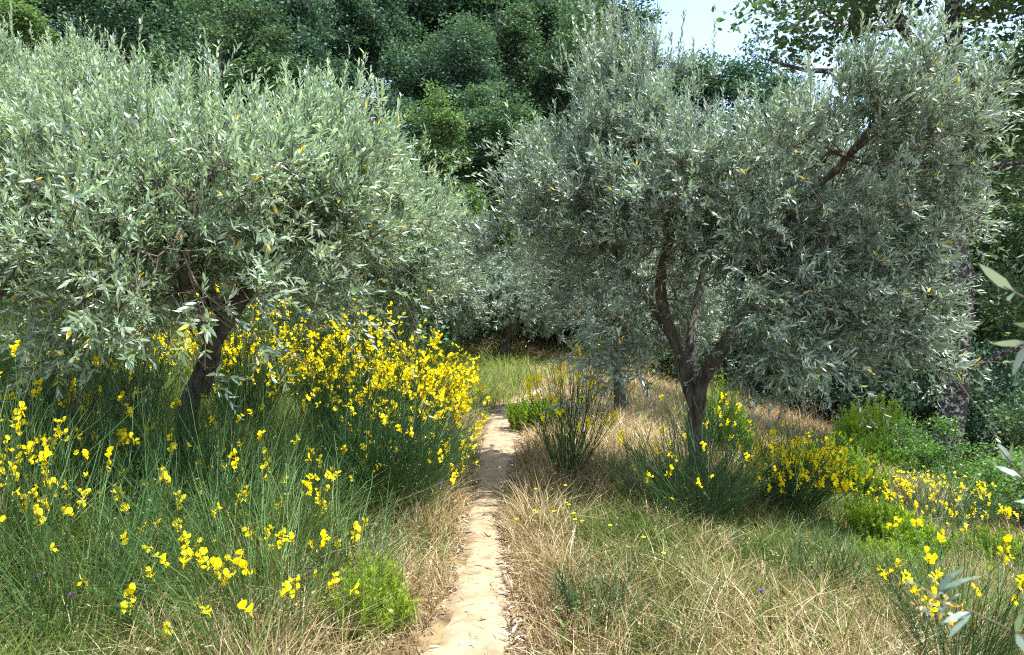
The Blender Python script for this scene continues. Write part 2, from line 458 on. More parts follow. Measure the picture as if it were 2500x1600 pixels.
def wood(name_base, rng, base, limbs, ells, n_anchor, bark, twig, root, sigma=.13, bf=.25, seg=.16, tip=.0022, k=12, rough=.13, ncl=None, rmax=.05, shell=2.0, kt=4, step=.05, wob=.03):
    mb = MB(); N_, PL = [], []
    for Lb in limbs:
        pts, r = add_limb(mb, np.asarray(Lb, float), k, rng, rough, step)
        s0 = len(pts) // 3 if Lb is limbs[0] else 0
        N_.append(pts[s0:]); PL.append(np.linspace(.0, 1.0, len(pts))[s0:])
    mb.build("trunk", bark, root, base, smooth=True)
    nodes = np.concatenate(N_)[::2]; plen = np.concatenate(PL)[::2]
    A = sample_crown(rng, ells, n_anchor, sigma, ncl, shell)
    A = A[A[:, 2] > height(A[:, 0], A[:, 1]) + .25]
    P, par, ends = grow(rng, nodes, plen, A, bf, seg, wob)
    rad = pipe_radii(par, len(P), tip, rmax=rmax)
    c = np.nonzero(par >= 0)[0]
    mb = MB(); mx_ = rad[par[c]] > 3 * rad[c]
    add_segments(mb, P[par[c]], P[c], np.where(mx_, rad[c] * 1.4, rad[par[c]]), rad[c], kt)
    return P, par, ends, mb, c, rad

def olive(label, base, limbs, ells, n_anchor, seed, leaf=.058, mat='olive_silver', per=3.0, pairs=7, up=0.35, ncl=None, yellow=.012, sucker=.12, sh_len=.17, sigma=.13, bits=.06, shade=0.0, shrink=.17, carve=(), droopers=150):
    rng = np.random.default_rng(seed)
    ells = np.asarray(ells, float).copy(); ells[:, 3:6] = np.maximum(ells[:, 3:6] - shrink, .12)
    root = thing("olive_tree", label, "olive tree", tuple(base), "olive trees of the grove")
    P, par, ends, twigs, c, rad = wood("olive", rng, base, limbs, ells, n_anchor, M['olive_bark'], M['twig'], root, ncl=ncl, sigma=sigma)
    lid = c[rng.random(len(c)) < .92]
    ns = rng.poisson(per * .5, len(P)); ns[ends] += rng.poisson(per * .8, len(ends)) + 1
    keep = np.zeros(len(P), bool); keep[lid] = True; keep[ends] = True
    ns[~keep] = 0
    ns[(rad > .0042) & (rng.random(len(P)) < .75)] = 0
    for (cx, cyy, cz, rx, ry, rz) in carve:
        ins = ((P[:, 0] - cx) / rx) ** 2 + ((P[:, 1] - cyy) / ry) ** 2 + ((P[:, 2] - cz) / rz) ** 2 < 1
        ns[ins & (rng.random(len(P)) < .85)] = 0
    src = np.repeat(np.arange(len(P)), ns); n = len(src)
    ctr = np.mean(P, 0); zr = (P[:, 2] - P[:, 2].min()) / np.ptp(P[:, 2])
    outd = unit(P[src] - ctr)
    pd = unit(P[src] - P[np.maximum(par[src], 0)])
    upw = up * (0.35 + 1.5 * zr[src])[:, None]
    D = unit(outd * .55 + pd * .5 + np.array([0, 0, 1.]) * upw + rng.normal(0, .55, (n, 3)))
    Ls = sh_len * rng.uniform(.45, 1.35, n)
    sk = (rng.random(n) < sucker * (zr[src] ** 1.5) * 2)
    D[sk] = unit(D[sk] * .35 + np.array([0, 0, 1.])); Ls[sk] *= rng.uniform(1.2, 2.3, sk.sum())
    droop = np.where(sk, 0, rng.uniform(-.15, .25, n))
    curve = lambda t: P[src] + D * (Ls * t)[:, None] - np.array([0, 0, 1.]) * (droop * Ls * t * t)[:, None]
    tt = np.linspace(0, 1, 4)
    pts = np.stack([curve(t) for t in tt], 1)
    add_strands(twigs, pts, np.broadcast_to(np.array([.0019, .0016, .0012, .0007]), (n, 4)), 3, .6)
    lv = MB(); bt = MB()
    ct = rng.normal(0, .10, len(P))[src] + rng.normal(0, .05, n)
    # long arching twigs, sparsely leaved, most of them low on the crown
    wq = (np.exp(-2.2 * zr) * (rad < .006) * (np.arange(len(P)) >= 1)); wq[par < 0] = 0
    for (cx, cyy, cz, rx, ry, rz) in carve: wq[((P[:, 0] - cx) / rx) ** 2 + ((P[:, 1] - cyy) / ry) ** 2 + ((P[:, 2] - cz) / rz) ** 2 < 1.3] *= .15
    wi = rng.choice(len(P), droopers, p=wq / wq.sum())
    wo = P[wi] - ctr; wo[:, 2] *= .2; wo = unit(wo) + rng.normal(0, .45, (droopers, 3))
    wd = unit(wo + np.array([0, 0, .15])); wl = np.minimum(rng.uniform(.25, .75, droopers), np.maximum(.08, (P[wi][:, 2] - height(P[wi][:, 0], P[wi][:, 1]) - .75) * .9))
    wt = np.linspace(0, 1, 9)
    wp = P[wi][:, None] + wd[:, None] * (wl[:, None] * wt)[..., None] - np.array([0, 0, 1.]) * (wl[:, None] * wt ** 2 * rng.uniform(.1, .75, droopers)[:, None])[..., None] + np.cumsum(rng.normal(0, .008, (droopers, 9, 3)), 1)
    wp[:, 0] = P[wi]
    dmb = MB(); add_strands(dmb, wp, np.broadcast_to(np.linspace(.0028, .0008, 9), (droopers, 9)), 3, .6)
    twigs.v += dmb.v; twigs.l += [q_ + twigs.n for q_ in dmb.l]; twigs.c += dmb.c; twigs.t += dmb.t; twigs.n += dmb.n
    for q_ in range(9):
        tq = rng.uniform(.3, 1.0, droopers) * 8; i0 = np.minimum(tq.astype(int), 7); fr = (tq - i0)[:, None]
        ar = np.arange(droopers); bp = wp[ar, i0] * (1 - fr) + wp[ar, i0 + 1] * fr; dd = unit(wp[ar, i0 + 1] - wp[ar, i0])
        rd0 = unit(np.cross(dd, rng.normal(size=dd.shape)))
        for sg in (-1, 1):
            a_ = rng.uniform(.45, 1.15, droopers)[:, None]
            Ll = leaf * rng.uniform(.7, 1.25, droopers)
            tn_ = np.clip(rng.beta(2.2, 2, droopers) * .86 + shade, 0, .865); tn_[rng.random(droopers) < yellow * 2] = .90
            add_leaves(lv, bp, dd * np.cos(a_) + rd0 * sg * np.sin(a_), dd * np.sin(a_) - rd0 * sg * np.cos(a_) + np.array([0, 0, .5]), Ll, Ll * rng.uniform(.2, .28, droopers), tn_, curl=.12)
    np_pairs = np.maximum(2, np.round(pairs * Ls / sh_len)).astype(int)
    ph = rng.random(n) * 6.28
    U = perp(D); Wv = np.cross(D, U)
    for q in range(int(np_pairs.max())):
        s = np.nonzero(np_pairs > q)[0]
        if not len(s): continue
        t = .12 + .88 * (q + .5) / np_pairs[s]
        base_p = P[src[s]] + D[s] * (Ls[s] * t)[:, None] - np.array([0, 0, 1.]) * (droop[s] * Ls[s] * t * t)[:, None]
        for side in (0, np.pi):
            ang = ph[s] + q * (np.pi / 2) + side + rng.normal(0, .3, len(s))
            rd = U[s] * np.cos(ang)[:, None] + Wv[s] * np.sin(ang)[:, None]
            sp = np.clip(rng.normal(.82, .26, len(s)) - .38 * t, .12, 1.4)[:, None]
            d = D[s] * np.cos(sp) + rd * np.sin(sp)
            nr = D[s] * np.sin(sp) - rd * np.cos(sp) + rng.normal(0, .25, (len(s), 3))
            drop = rng.random(len(s)) > .10
            tint = np.clip(rng.beta(1.6, 1.6, len(s)) * .80 + .12 * (t - .5) + shade + ct[s], 0, .865)
            yl = rng.random(len(s)) < yellow * (1.3 - zr[src[s]] * 1.3)
            tint[yl] = rng.choice([.90, .90, .90, .945], yl.sum())
            Ll = leaf * rng.uniform(.55, 1.3, len(s)) * (1.05 - .35 * np.abs(t - .45))
            add_leaves(lv, base_p[drop], d[drop], nr[drop], Ll[drop], (Ll * rng.uniform(.20, .28, len(s)))[drop], tint[drop], curl=rng.normal(.08, .12, drop.sum()))
        bs = s[rng.random(len(s)) < bits]
        if len(bs):
            bp = P[src[bs]] + D[bs] * (Ls[bs] * .5)[:, None]
            for _ in range(4):
                pp = bp + rng.normal(0, .009, bp.shape)
                add_kites(bt, pp, rng.normal(size=bp.shape), rng.normal(size=bp.shape), .008, .007, .98)
    if bt.n:
        lv.v.append(np.concatenate(bt.v)); lv.l.append(np.concatenate(bt.l) + lv.n); lv.c += bt.c; lv.t += bt.t; lv.n += bt.n
    twigs.build("branches", M['twig'], root, base)
    lv.build("crown", M[mat], root, base)
    return root

def E(px, py, Y, rx, ry, rz): return (*at(px, py, Y), rx, ry, rz)
def Lp(*rows): return [(*at(px, py, Y), r) for px, py, Y, r in rows]
def rooted(rows, base): return [(base[0], base[1], base[2] - .12, rows[0][3] * 1.25)] + rows

# left olive, trunk forked low, in the broom
b = gp(-2.12, 5.0)
t0 = rooted(Lp((455, 1030, 5.0, .070), (492, 920, 4.98, .062), (520, 840, 4.92, .055), (570, 760, 4.95, .050), (592, 715, 4.9, .042)), b)
olive("olive tree with leaning forked trunk and yellowing leaves, in broom left of the path", b,
      [t0, Lp((485, 960, 5.0, .055), (520, 850, 4.75, .045), (490, 790, 4.6, .034), (450, 700, 4.5, .03), (455, 600, 4.4, .025)),
       Lp((560, 780, 4.95, .05), (500, 710, 4.8, .040), (430, 660, 4.6, .032), (330, 600, 4.4, .024), (200, 560, 4.3, .014)),
       Lp((575, 750, 4.9, .05), (650, 600, 4.9, .038), (720, 480, 5.0, .026), (760, 370, 5.0, .015)),
       Lp((590, 730, 4.9, .045), (680, 610, 4.7, .03), (800, 560, 4.6, .022), (900, 520, 4.7, .012)),
       Lp((455, 600, 4.4, .025), (480, 480, 4.4, .018), (560, 380, 4.6, .010))],
      [E(560, 510, 4.7, 1.0, .95, .58), E(230, 560, 4.4, .95, .85, .55), E(760, 400, 5.0, .50, .65, .48), E(860, 500, 4.9, .33, .6, .48),
       E(420, 730, 4.0, .62, .45, .24), E(0, 500, 4.6, .8, .9, .65), E(700, 700, 4.6, .5, .5, .24), E(480, 390, 4.9, .6, .7, .42), E(200, 790, 4.0, .45, .4, .26), E(330, 700, 4.1, .5, .45, .3), E(80, 690, 4.2, .5, .5, .3)],
      2300, 21, carve=[E(530, 860, 4.3, .26, .9, .40), E(500, 720, 4.2, .26, .8, .26), E(640, 650, 4.5, .15, .5, .2)], leaf=.053, mat='olive_green', yellow=.020, droopers=330, up=.45, sucker=.22, shade=.03, per=2.5)
# upper left, behind it
b = gp(-4.6, 7.6)
olive("olive tree with tall pale crown behind the forked olive, at the photo's upper left edge", b,
      [rooted(Lp((110, 640, 7.6, .10), (120, 480, 7.6, .07), (90, 330, 7.6, .04), (60, 200, 7.5, .015)), b), Lp((120, 480, 7.6, .05), (260, 340, 7.4, .03), (380, 270, 7.3, .012))],
      [E(20, 390, 7.6, 1.4, 1.1, .95), E(60, 240, 7.5, .75, .9, .55), E(260, 350, 7.4, .9, .9, .66), E(390, 330, 7.2, .5, .6, .50), E(-150, 300, 7.6, 1.2, 1.1, 1.3), E(190, 230, 7.4, .5, .6, .35)],
      1900, 22, leaf=.050, mat='olive_green', up=.7, sucker=.35, yellow=.004, shade=.06, per=2.5)
# behind the flowering broom
b = gp(-1.15, 9.0)
olive("bushy olive tree standing behind the big flowering broom left of the path", b,
      [rooted(Lp((1000, 800, 9.0, .07), (1005, 680, 9.0, .05), (980, 560, 9.0, .03), (960, 480, 9, .012)), b), Lp((1005, 700, 9.0, .04), (1060, 600, 8.9, .02), (1090, 560, 8.9, .01))],
      [E(990, 560, 8.9, .70, .75, .62), E(900, 520, 9.0, .6, .7, .62), E(1060, 610, 8.7, .45, .5, .50), E(1020, 700, 8.8, .6, .6, .35), E(880, 640, 8.8, .6, .6, .6)],
      1600, 23, leaf=.050, mat='olive_green', yellow=.01, shade=.03, per=2.5)
# right olive, two dark limbs
b = gp(1.56, 6.5)
t0 = rooted(Lp((1703, 1120, 6.5, .080), (1695, 1040, 6.55, .072), (1704, 990, 6.48, .07), (1714, 935, 6.45, .062), (1755, 862, 6.4, .062), (1818, 768, 6.3, .052), (1870, 665, 6.15, .045), (1942, 520, 5.95, .034),
                (2067, 385, 5.75, .026), (2160, 270, 5.6, .018), (2240, 180, 5.5, .008)), b)
olive("large silver olive tree with two dark limbs spreading right of the path", b,
      [t0, Lp((1700, 1000, 6.5, .07), (1672, 910, 6.5, .058), (1650, 840, 6.5, .05), (1618, 745, 6.45, .046), (1615, 665, 6.4, .040), (1640, 560, 6.4, .032), (1640, 440, 6.5, .022), (1560, 300, 6.7, .015), (1530, 150, 6.8, .006)),
       Lp((1685, 960, 6.55, .05), (1690, 800, 6.9, .04), (1720, 640, 7.0, .03), (1740, 450, 7.0, .018), (1760, 330, 6.9, .008)),
       Lp((1650, 840, 6.5, .03), (1560, 700, 6.3, .022), (1450, 560, 6.3, .016), (1330, 500, 6.3, .008)),
       Lp((2067, 385, 5.75, .018), (2140, 330, 5.6, .014), (2240, 325, 5.4, .008)),
       Lp((1818, 768, 6.3, .03), (1980, 740, 5.9, .02), (2120, 780, 5.6, .014), (2250, 840, 5.5, .007)),
       Lp((1890, 620, 6.1, .03), (2040, 560, 5.8, .02), (2220, 540, 5.6, .012))],
      [E(1540, 510, 6.3, 1.05, 1.0, .80), E(1520, 230, 6.8, .48, .5, .62), E(1500, 370, 6.5, .72, .6, .50), E(1930, 470, 5.9, 1.05, .95, .72), E(2270, 230, 5.3, .62, .6, .50), E(1320, 500, 6.3, .48, .65, .48),
       E(1980, 720, 5.8, 1.0, .8, .62), E(1560, 830, 6.0, .45, .45, .30), E(2170, 820, 5.6, .56, .55, .32), E(1830, 930, 5.9, .55, .45, .27), E(2290, 500, 5.5, .42, .5, .50), E(1770, 400, 6.3, .5, .6, .40), E(1230, 580, 6.3, .33, .5, .4),
       E(2080, 330, 5.7, .6, .6, .5), E(2210, 660, 5.6, .36, .5, .34), E(1950, 880, 5.6, .6, .5, .32), E(1730, 900, 5.9, .4, .4, .25), E(1450, 640, 6.2, .5, .5, .35)],
      3300, 24, carve=[E(1640, 790, 5.8, .24, .9, .62), E(1745, 850, 5.7, .26, .9, .42), E(1700, 960, 5.9, .3, .8, .3), E(2080, 380, 5.1, .34, .8, .28), E(1960, 520, 5.4, .24, .6, .24), E(1870, 650, 5.6, .2, .6, .2), E(1600, 640, 5.8, .2, .8, .25)], leaf=.054, mat='olive_silver', droopers=380, up=.42, sucker=.16, yellow=.009, per=2.5)
# pale mottled trunk behind it
b = gp(1.33, 9.6)
olive("olive tree with thin mottled trunk on straw-coloured grass behind the two-limbed olive", b,
      [rooted(Lp((1510, 960, 9.6, .070), (1500, 850, 9.6, .055), (1505, 760, 9.6, .04), (1490, 620, 9.6, .02)), b), Lp((1500, 830, 9.6, .035), (1420, 740, 9.5, .02), (1350, 680, 9.5, .01))],
      [E(1490, 700, 9.6, .95, .9, .72), E(1380, 650, 9.7, .7, .7, .55), E(1560, 860, 9.4, .5, .5, .35), E(1640, 720, 9.7, .7, .8, .7)],
      1500, 25, leaf=.050, mat='olive_silver', yellow=.006, per=2.5)
# far end of the path
b = gp(-0.15, 16.2)
olive("small grey olive tree with pale trunk in green grass where the path ends", b,
      [rooted(Lp((1233, 850, 16.2, .10), (1240, 790, 16.2, .08), (1220, 720, 16.2, .05), (1200, 660, 16.2, .02)), b), Lp((1240, 800, 16.2, .05), (1310, 740, 16, .03), (1370, 700, 16, .012))],
      [E(1230, 735, 16.2, 1.25, 1.0, .62), E(1180, 700, 16.2, .8, .8, .6), E(1320, 720, 16.2, 1.0, .9, .65)],
      1200, 26, leaf=.075, mat='olive_silver', sigma=.2, yellow=.0)
b = gp(2.2, 17.5)
olive("olive tree in the shade beyond the path, half hidden by the mottled-trunk olive", b,
      [rooted(Lp((1480, 840, 17.5, .10), (1480, 760, 17.5, .07), (1470, 640, 17.5, .02)), b)],
      [E(1450, 700, 17.5, 1.4, 1.1, .9), E(1540, 660, 17.5, 1.2, 1.1, .9)],
      900, 27, leaf=.078, mat='olive_silver', sigma=.2, yellow=.0)
b = gp(-2.2, 14.0)
olive("rounded olive tree above the meadow, between the bushy and small grey olives", b,
      [rooted(Lp((1060, 780, 14, .09), (1060, 700, 14, .06), (1050, 620, 14, .02)), b)],
      [E(1050, 680, 14, 1.0, 1.0, .75), E(1110, 710, 14, .8, .8, .55), E(980, 650, 14, 1.0, 1.0, .8)],
      1100, 28, leaf=.07, mat='olive_silver', sigma=.18, yellow=.0)

# olive twigs that reach in at the right edge, from a sapling olive just outside the picture
def near_olive():
    rng = np.random.default_rng(31)
    b = gp(1.75, 1.45)
    root = thing("olive_tree", "young olive beyond the right edge, its blurred twigs reaching into the photo", "olive tree", tuple(b), "olive trees of the grove")
    mbk = MB()
    add_limb(mbk, [(b[0], b[1], b[2] - .1, .05), (b[0] - .02, b[1], .6, .04), (b[0] + .03, b[1] + .03, 1.2, .03), (b[0] + .05, b[1], 1.9, .02), (b[0] + .1, b[1] - .1, 2.5, .008)], 10, rng)
    mbk.build("trunk", M['olive_bark'], root, b, smooth=True)
    tw, lv = MB(), MB()
    def twig(path, r0, n, leaf, t0=.35, yellow=()):
        S = spline(np.array(path), .03); m = len(S)
        add_strands(tw, S[None], np.linspace(r0, .0012, m)[None], 6, .5)
        for q in range(n):
            t = t0 + (1 - t0) * q / max(1, n - 1)
            i = min(m - 2, int(t * (m - 1))); d = unit(S[i + 1] - S[i])[None]
            for sd in (-1, 1):
                rd = unit(np.cross(d, rng.normal(size=(1, 3)))) * sd
                a = rng.uniform(.5, 1.0)
                add_leaves(lv, S[i][None], d * math.cos(a) + rd * math.sin(a), d * math.sin(a) - rd * math.cos(a), leaf * rng.uniform(.75, 1.15), leaf * .23, [.9 if rng.random() < .12 else rng.uniform(.2, .8)], curl=.12)
    s1, s2, s3 = (b[0] + .03, b[1] + .03, 1.25), (b[0], b[1], .9), (b[0] - .01, b[1], .75)
    twig([s1, at(2700, 800, 1.3), at(2540, 745, 1.15), at(2452, 700, 1.10)], .004, 6, .062, .70)
    twig([s1, at(2720, 700, 1.35), at(2560, 800, 1.2), at(2490, 850, 1.15)], .004, 5, .05, .75)
    twig([s2, at(2700, 1250, 1.5), at(2560, 1230, 1.42), at(2500, 1170, 1.40), at(2440, 1095, 1.40)], .004, 5, .055, .75)
    twig([s3, at(2700, 1650, 1.2), at(2560, 1590, 1.05), at(2430, 1520, .98), at(2330, 1475, .95), at(2290, 1455, .94)], .0035, 8, .045, .55)
    # withered flower cluster at the tip of the lowest twig
    tip = at(2285, 1470, .94)
    for _ in range(60):
        p = tip + rng.normal(0, .011, 3)
        add_kites(lv, p[None], rng.normal(size=(1, 3)), rng.normal(size=(1, 3)), .008, .005, rng.choice([.99, .945, .2, .5]))
    for dx_, cu in ((-.4, .75), (.3, .7), (.0, .6)):
        add_leaves(lv, tip[None], np.array([[dx_, -.1, 1.0]]), np.array([[-np.sign(dx_ + .01), .2, .3]]), .050, .016, .25, curl=cu)
    add_leaves(lv, tip[None], np.array([[.9, .2, -.2]]), np.array([[0., 0, 1]]), .035, .012, .90, curl=.1)
    tw.build("branches", M['twig'], root, b); lv.build("crown", M['olive_silver'], root, b)
near_olive()

# ------------------------------------------------------------------ oaks
def leafy(root, base, P, src_idx, rng, per, spread, leaf, mat, n_up=.7, six=False, tint_lo=0, tint_hi=1):
    n = len(src_idx) * per
    i = np.repeat(src_idx, per)
    p = P[i] + rng.normal(0, spread, (n, 3)) * np.array([1, 1, .6])
    d = rng.normal(size=(n, 3)); d[:, 2] = d[:, 2] * .6 - .15
    nr = rng.normal(0, .75, (n, 3)) + np.array([0, 0, n_up])
    L = leaf * rng.uniform(.65, 1.25, n)
    cl = rng.normal(0, .15, len(P))[i]
    tint = np.clip(rng.uniform(tint_lo, tint_hi, n) * .8 + .1 + cl, 0, 1)
    mb = MB()
    if six: add_leaves(mb, p, d, nr, L, L * .52, tint, curl=.1)
    else: add_kites(mb, p, d, nr, L, L * .62, tint)
    mb.build("crown", M[mat], root, base)

def oak(label, base, limbs, ells, n_anchor, seed, leaf=.10, per=14, spread=.17, sigma=.25, ncl=None, bark='oak_bark', group=None, mat='oak_leaf'):
    rng = np.random.default_rng(seed)
    root = thing("oak_tree", label, "oak tree", tuple(base), group)
    P, par, ends, twigs, c, rad = wood("oak", rng, base, limbs, ells, n_anchor, M[bark], M['twig'], root, sigma=sigma, ncl=ncl, seg=.3, tip=.004, k=14, rough=.10, rmax=.10, bf=.2, wob=.05)
    twigs.build("branches", M['forest_bark'], root, base)
    leafy(root, base, P, np.concatenate([ends, c[rng.random(len(c)) < .3]]), rng, per, spread, leaf, mat, six=True)
    return root

b = gp(6.15, 11.0)
t0 = [(b[0] - .06, b[1], b[2] - .2, .26), (*at(2305, 1120, 11), .20), (*at(2325, 1000, 11), .185), (*at(2340, 890, 11), .18), (*at(2345, 700, 11), .17), (*at(2320, 480, 11), .16), (*at(2330, 200, 11), .14), (*at(2330, -200, 11), .08), (*at(2350, -420, 11), .03)]
oak("tall oak with black and white lichen-mottled trunk on the slope at the right", b,
    [t0, Lp((2330, 300, 11, .09), (2270, 160, 11, .08), (2200, 60, 11, .075), (2180, -40, 11, .06), (2150, -120, 11, .02)),
     Lp((2325, 400, 11, .06), (2200, 270, 10.8, .05), (2060, 185, 10.7, .035), (1960, 170, 10.7, .028), (1870, 145, 10.7, .012)),
     Lp((2200, 60, 11, .05), (2140, 70, 10.8, .035), (2060, 60, 10.7, .02), (1990, 20, 10.6, .01)),
     Lp((2335, 905, 11, .05), (2400, 885, 10.8, .04), (2480, 850, 10.6, .035), (2600, 800, 10.5, .02)),
     Lp((2330, 420, 11, .06), (2420, 410, 11, .05), (2520, 390, 11, .035), (2650, 380, 11, .02))],
    [E(2330, -150, 11.2, 2.6, 2.2, 1.1), E(2060, 30, 10.8, .75, .8, .28), E(1900, 140, 10.7, .50, .6, .28), E(2100, 170, 10.8, .5, .6, .30), E(2450, 250, 11.5, 1.0, 1.2, .7), E(2480, 480, 11.2, .5, 1.0, .5),
     E(2560, 700, 11.2, .6, 1.0, 1.0), E(2200, 300, 11.5, .7, .8, .45), E(2440, 20, 11, 1.0, 1.0, .6)],
    1100, 41, leaf=.11, per=13, spread=.15)
b = gp(9.2, 15.5)
oak("dark oak deep in the shade behind the lichen-mottled oak", b,
    [[(b[0], b[1], b[2] - .2, .24), (*at(2370, 1000, 15.5), .2), (*at(2385, 800, 15.5), .18), (*at(2400, 600, 15.5), .14), (*at(2420, 350, 15.5), .08), (*at(2420, 150, 15.5), .03)],
     Lp((2390, 760, 15.5, .09), (2460, 690, 15.4, .07), (2560, 640, 15.3, .04))],
    [E(2400, 520, 15.5, 1.9, 1.6, 1.3), E(2280, 620, 15.5, .9, 1.2, 1.2), E(2500, 750, 15.2, 1.2, 1.2, 1.0), E(2220, 760, 16, 1.0, 1.0, .9), E(2420, 250, 15.5, 1.2, 1.2, .8)],
    1000, 42, leaf=.12, per=16, spread=.22, sigma=.35)

# ------------------------------------------------------------------ wooded hillside
def forest_proto(kind, seed, mat):
    """A woodland tree about 10 m tall, centred on the origin."""
    rng = np.random.default_rng(seed)
    root = thing("forest_tree", "", "tree", (0, 0, 0), "trees on the wooded hillside")
    if kind == 'broad':
        limbs = [[(0, 0, -.6, .28), (.1, 0, 1.5, .22), (0, .1, 3.5, .18), (-.2, 0, 6, .12), (0, 0, 8.8, .03)], [(0, .1, 3.2, .13), (1.0, .3, 4.6, .09), (2.2, .4, 6, .03)], [(-.1, 0, 4.2, .11), (-1.2, -.5, 5.4, .07), (-2.4, -.8, 6.2, .03)], [(-.1, 0, 3.0, .1), (.2, -1.2, 4.5, .06), (.4, -2.2, 5.5, .03)]]
        ells = [(0, 0, 6.3, 2.4, 2.4, 2.2), (1.3, -.6, 5.0, 1.5, 1.5, 1.3), (-1.5, -.5, 5.2, 1.5, 1.5, 1.4), (0, -.8, 3.6, 1.9, 1.7, .9), (0, 0, 8.6, 1.2, 1.2, 1.0)]
    elif kind == 'tall':
        limbs = [[(0, 0, -.6, .2), (.15, 0, 2.5, .17), (0, .1, 5.5, .13), (.2, 0, 8, .08), (0, 0, 10, .02)], [(.1, 0, 5.2, .07), (1.0, .2, 6.6, .03)], [(0, 0, 6.2, .06), (-1.0, -.3, 7.4, .02)]]
        ells = [(0, 0, 7.6, 1.4, 1.4, 1.9), (.4, 0, 9.2, .9, .9, .9), (-.4, -.2, 6.0, 1.2, 1.2, .8)]
    elif kind == 'bushy':
        limbs = [[(0, 0, -.6, .18), (0, .1, 2, .13), (.2, 0, 5, .08), (0, 0, 9, .02)], [(0, 0, 1.2, .09), (1.2, .2, 3.4, .03)], [(0, 0, 1.4, .09), (-1.2, -.3, 3.6, .03)]]
        ells = [(0, 0, 4.6, 1.9, 1.9, 2.6), (0, 0, 7.8, 1.1, 1.1, 1.5), (1.0, -.3, 2.6, 1.3, 1.3, 1.5), (-1.1, -.3, 2.8, 1.3, 1.3, 1.5), (0, -.6, 1.3, 1.6, 1.4, .9)]
    else:
        limbs = [[(0, 0, -.6, .22), (-.2, 0, 2, .18), (.1, .1, 4.5, .15), (.5, 0, 7, .09), (.6, 0, 9.4, .02)], [(0, 0, 3.6, .10), (1.4, -.2, 4.8, .07), (2.6, -.3, 5.0, .03)], [(.1, 0, 4.6, .1), (-1.3, .2, 6.6, .05), (-1.8, .2, 8, .02)]]
        ells = [(.6, 0, 7.8, 1.7, 1.7, 1.5), (2.2, -.2, 5.6, 1.3, 1.3, .9), (-1.5, .2, 7.0, 1.3, 1.3, 1.3), (0, -.6, 5.2, 1.2, 1.2, .8)]
    nA = {'broad': 420, 'tall': 300, 'bushy': 420, 'loose': 360}[kind]
    mbk = MB(); N_, PL = [], []
    for Lb in limbs:
        pts, r = add_limb(mbk, np.asarray(Lb, float), 9, rng, .08, .3)
        s0 = len(pts) // 4 if Lb is limbs[0] else 0
        N_.append(pts[s0:]); PL.append(np.linspace(0, 1.5, len(pts))[s0:])
    A = sample_crown(rng, ells, nA, .42, nA // 8, 2.2)
    P, par, ends = grow(rng, np.concatenate(N_), np.concatenate(PL), A, .2, .55, .06)
    rad = pipe_radii(par, len(P), .009, rmax=.09)
    c = np.nonzero(par >= 0)[0]
    add_segments(mbk, P[par[c]], P[c], np.minimum(rad[par[c]], 2.5 * rad[c]), rad[c], 4)
    mbk.build("trunk", M['forest_bark'], root, smooth=True)
    leafy(root, (0, 0, 0), P, np.concatenate([ends, ends, c[rng.random(len(c)) < .3]]), rng, 36, .25, .15, mat, n_up=1.1)
    return root
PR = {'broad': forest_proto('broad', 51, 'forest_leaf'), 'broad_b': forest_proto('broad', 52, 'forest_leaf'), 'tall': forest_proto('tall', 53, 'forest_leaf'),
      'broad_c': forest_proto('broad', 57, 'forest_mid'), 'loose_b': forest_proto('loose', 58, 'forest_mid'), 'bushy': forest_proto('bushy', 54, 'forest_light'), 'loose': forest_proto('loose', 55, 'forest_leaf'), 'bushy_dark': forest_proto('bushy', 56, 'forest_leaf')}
used = set()
rng = np.random.default_rng(60)
def ftree(px, Y, top_py, kind, label, wide=1.0, rz=None):
    x = at(px, 700, Y)[0]; z0 = float(height(x, Y)); h = at(px, top_py, Y)[2] - z0
    s = h / 10.2
    rz = rng.random() * 6.28 if rz is None else rz
    sc = (s * wide, s * wide, s)
    if kind not in used:
        used.add(kind); r = PR[kind]; r["label"] = label
        r.location = (x, Y, z0); r.rotation_euler = (0, 0, rz); r.scale = sc
        return r
    return copy_thing(PR[kind], (x, Y, z0), rz, sc, label)

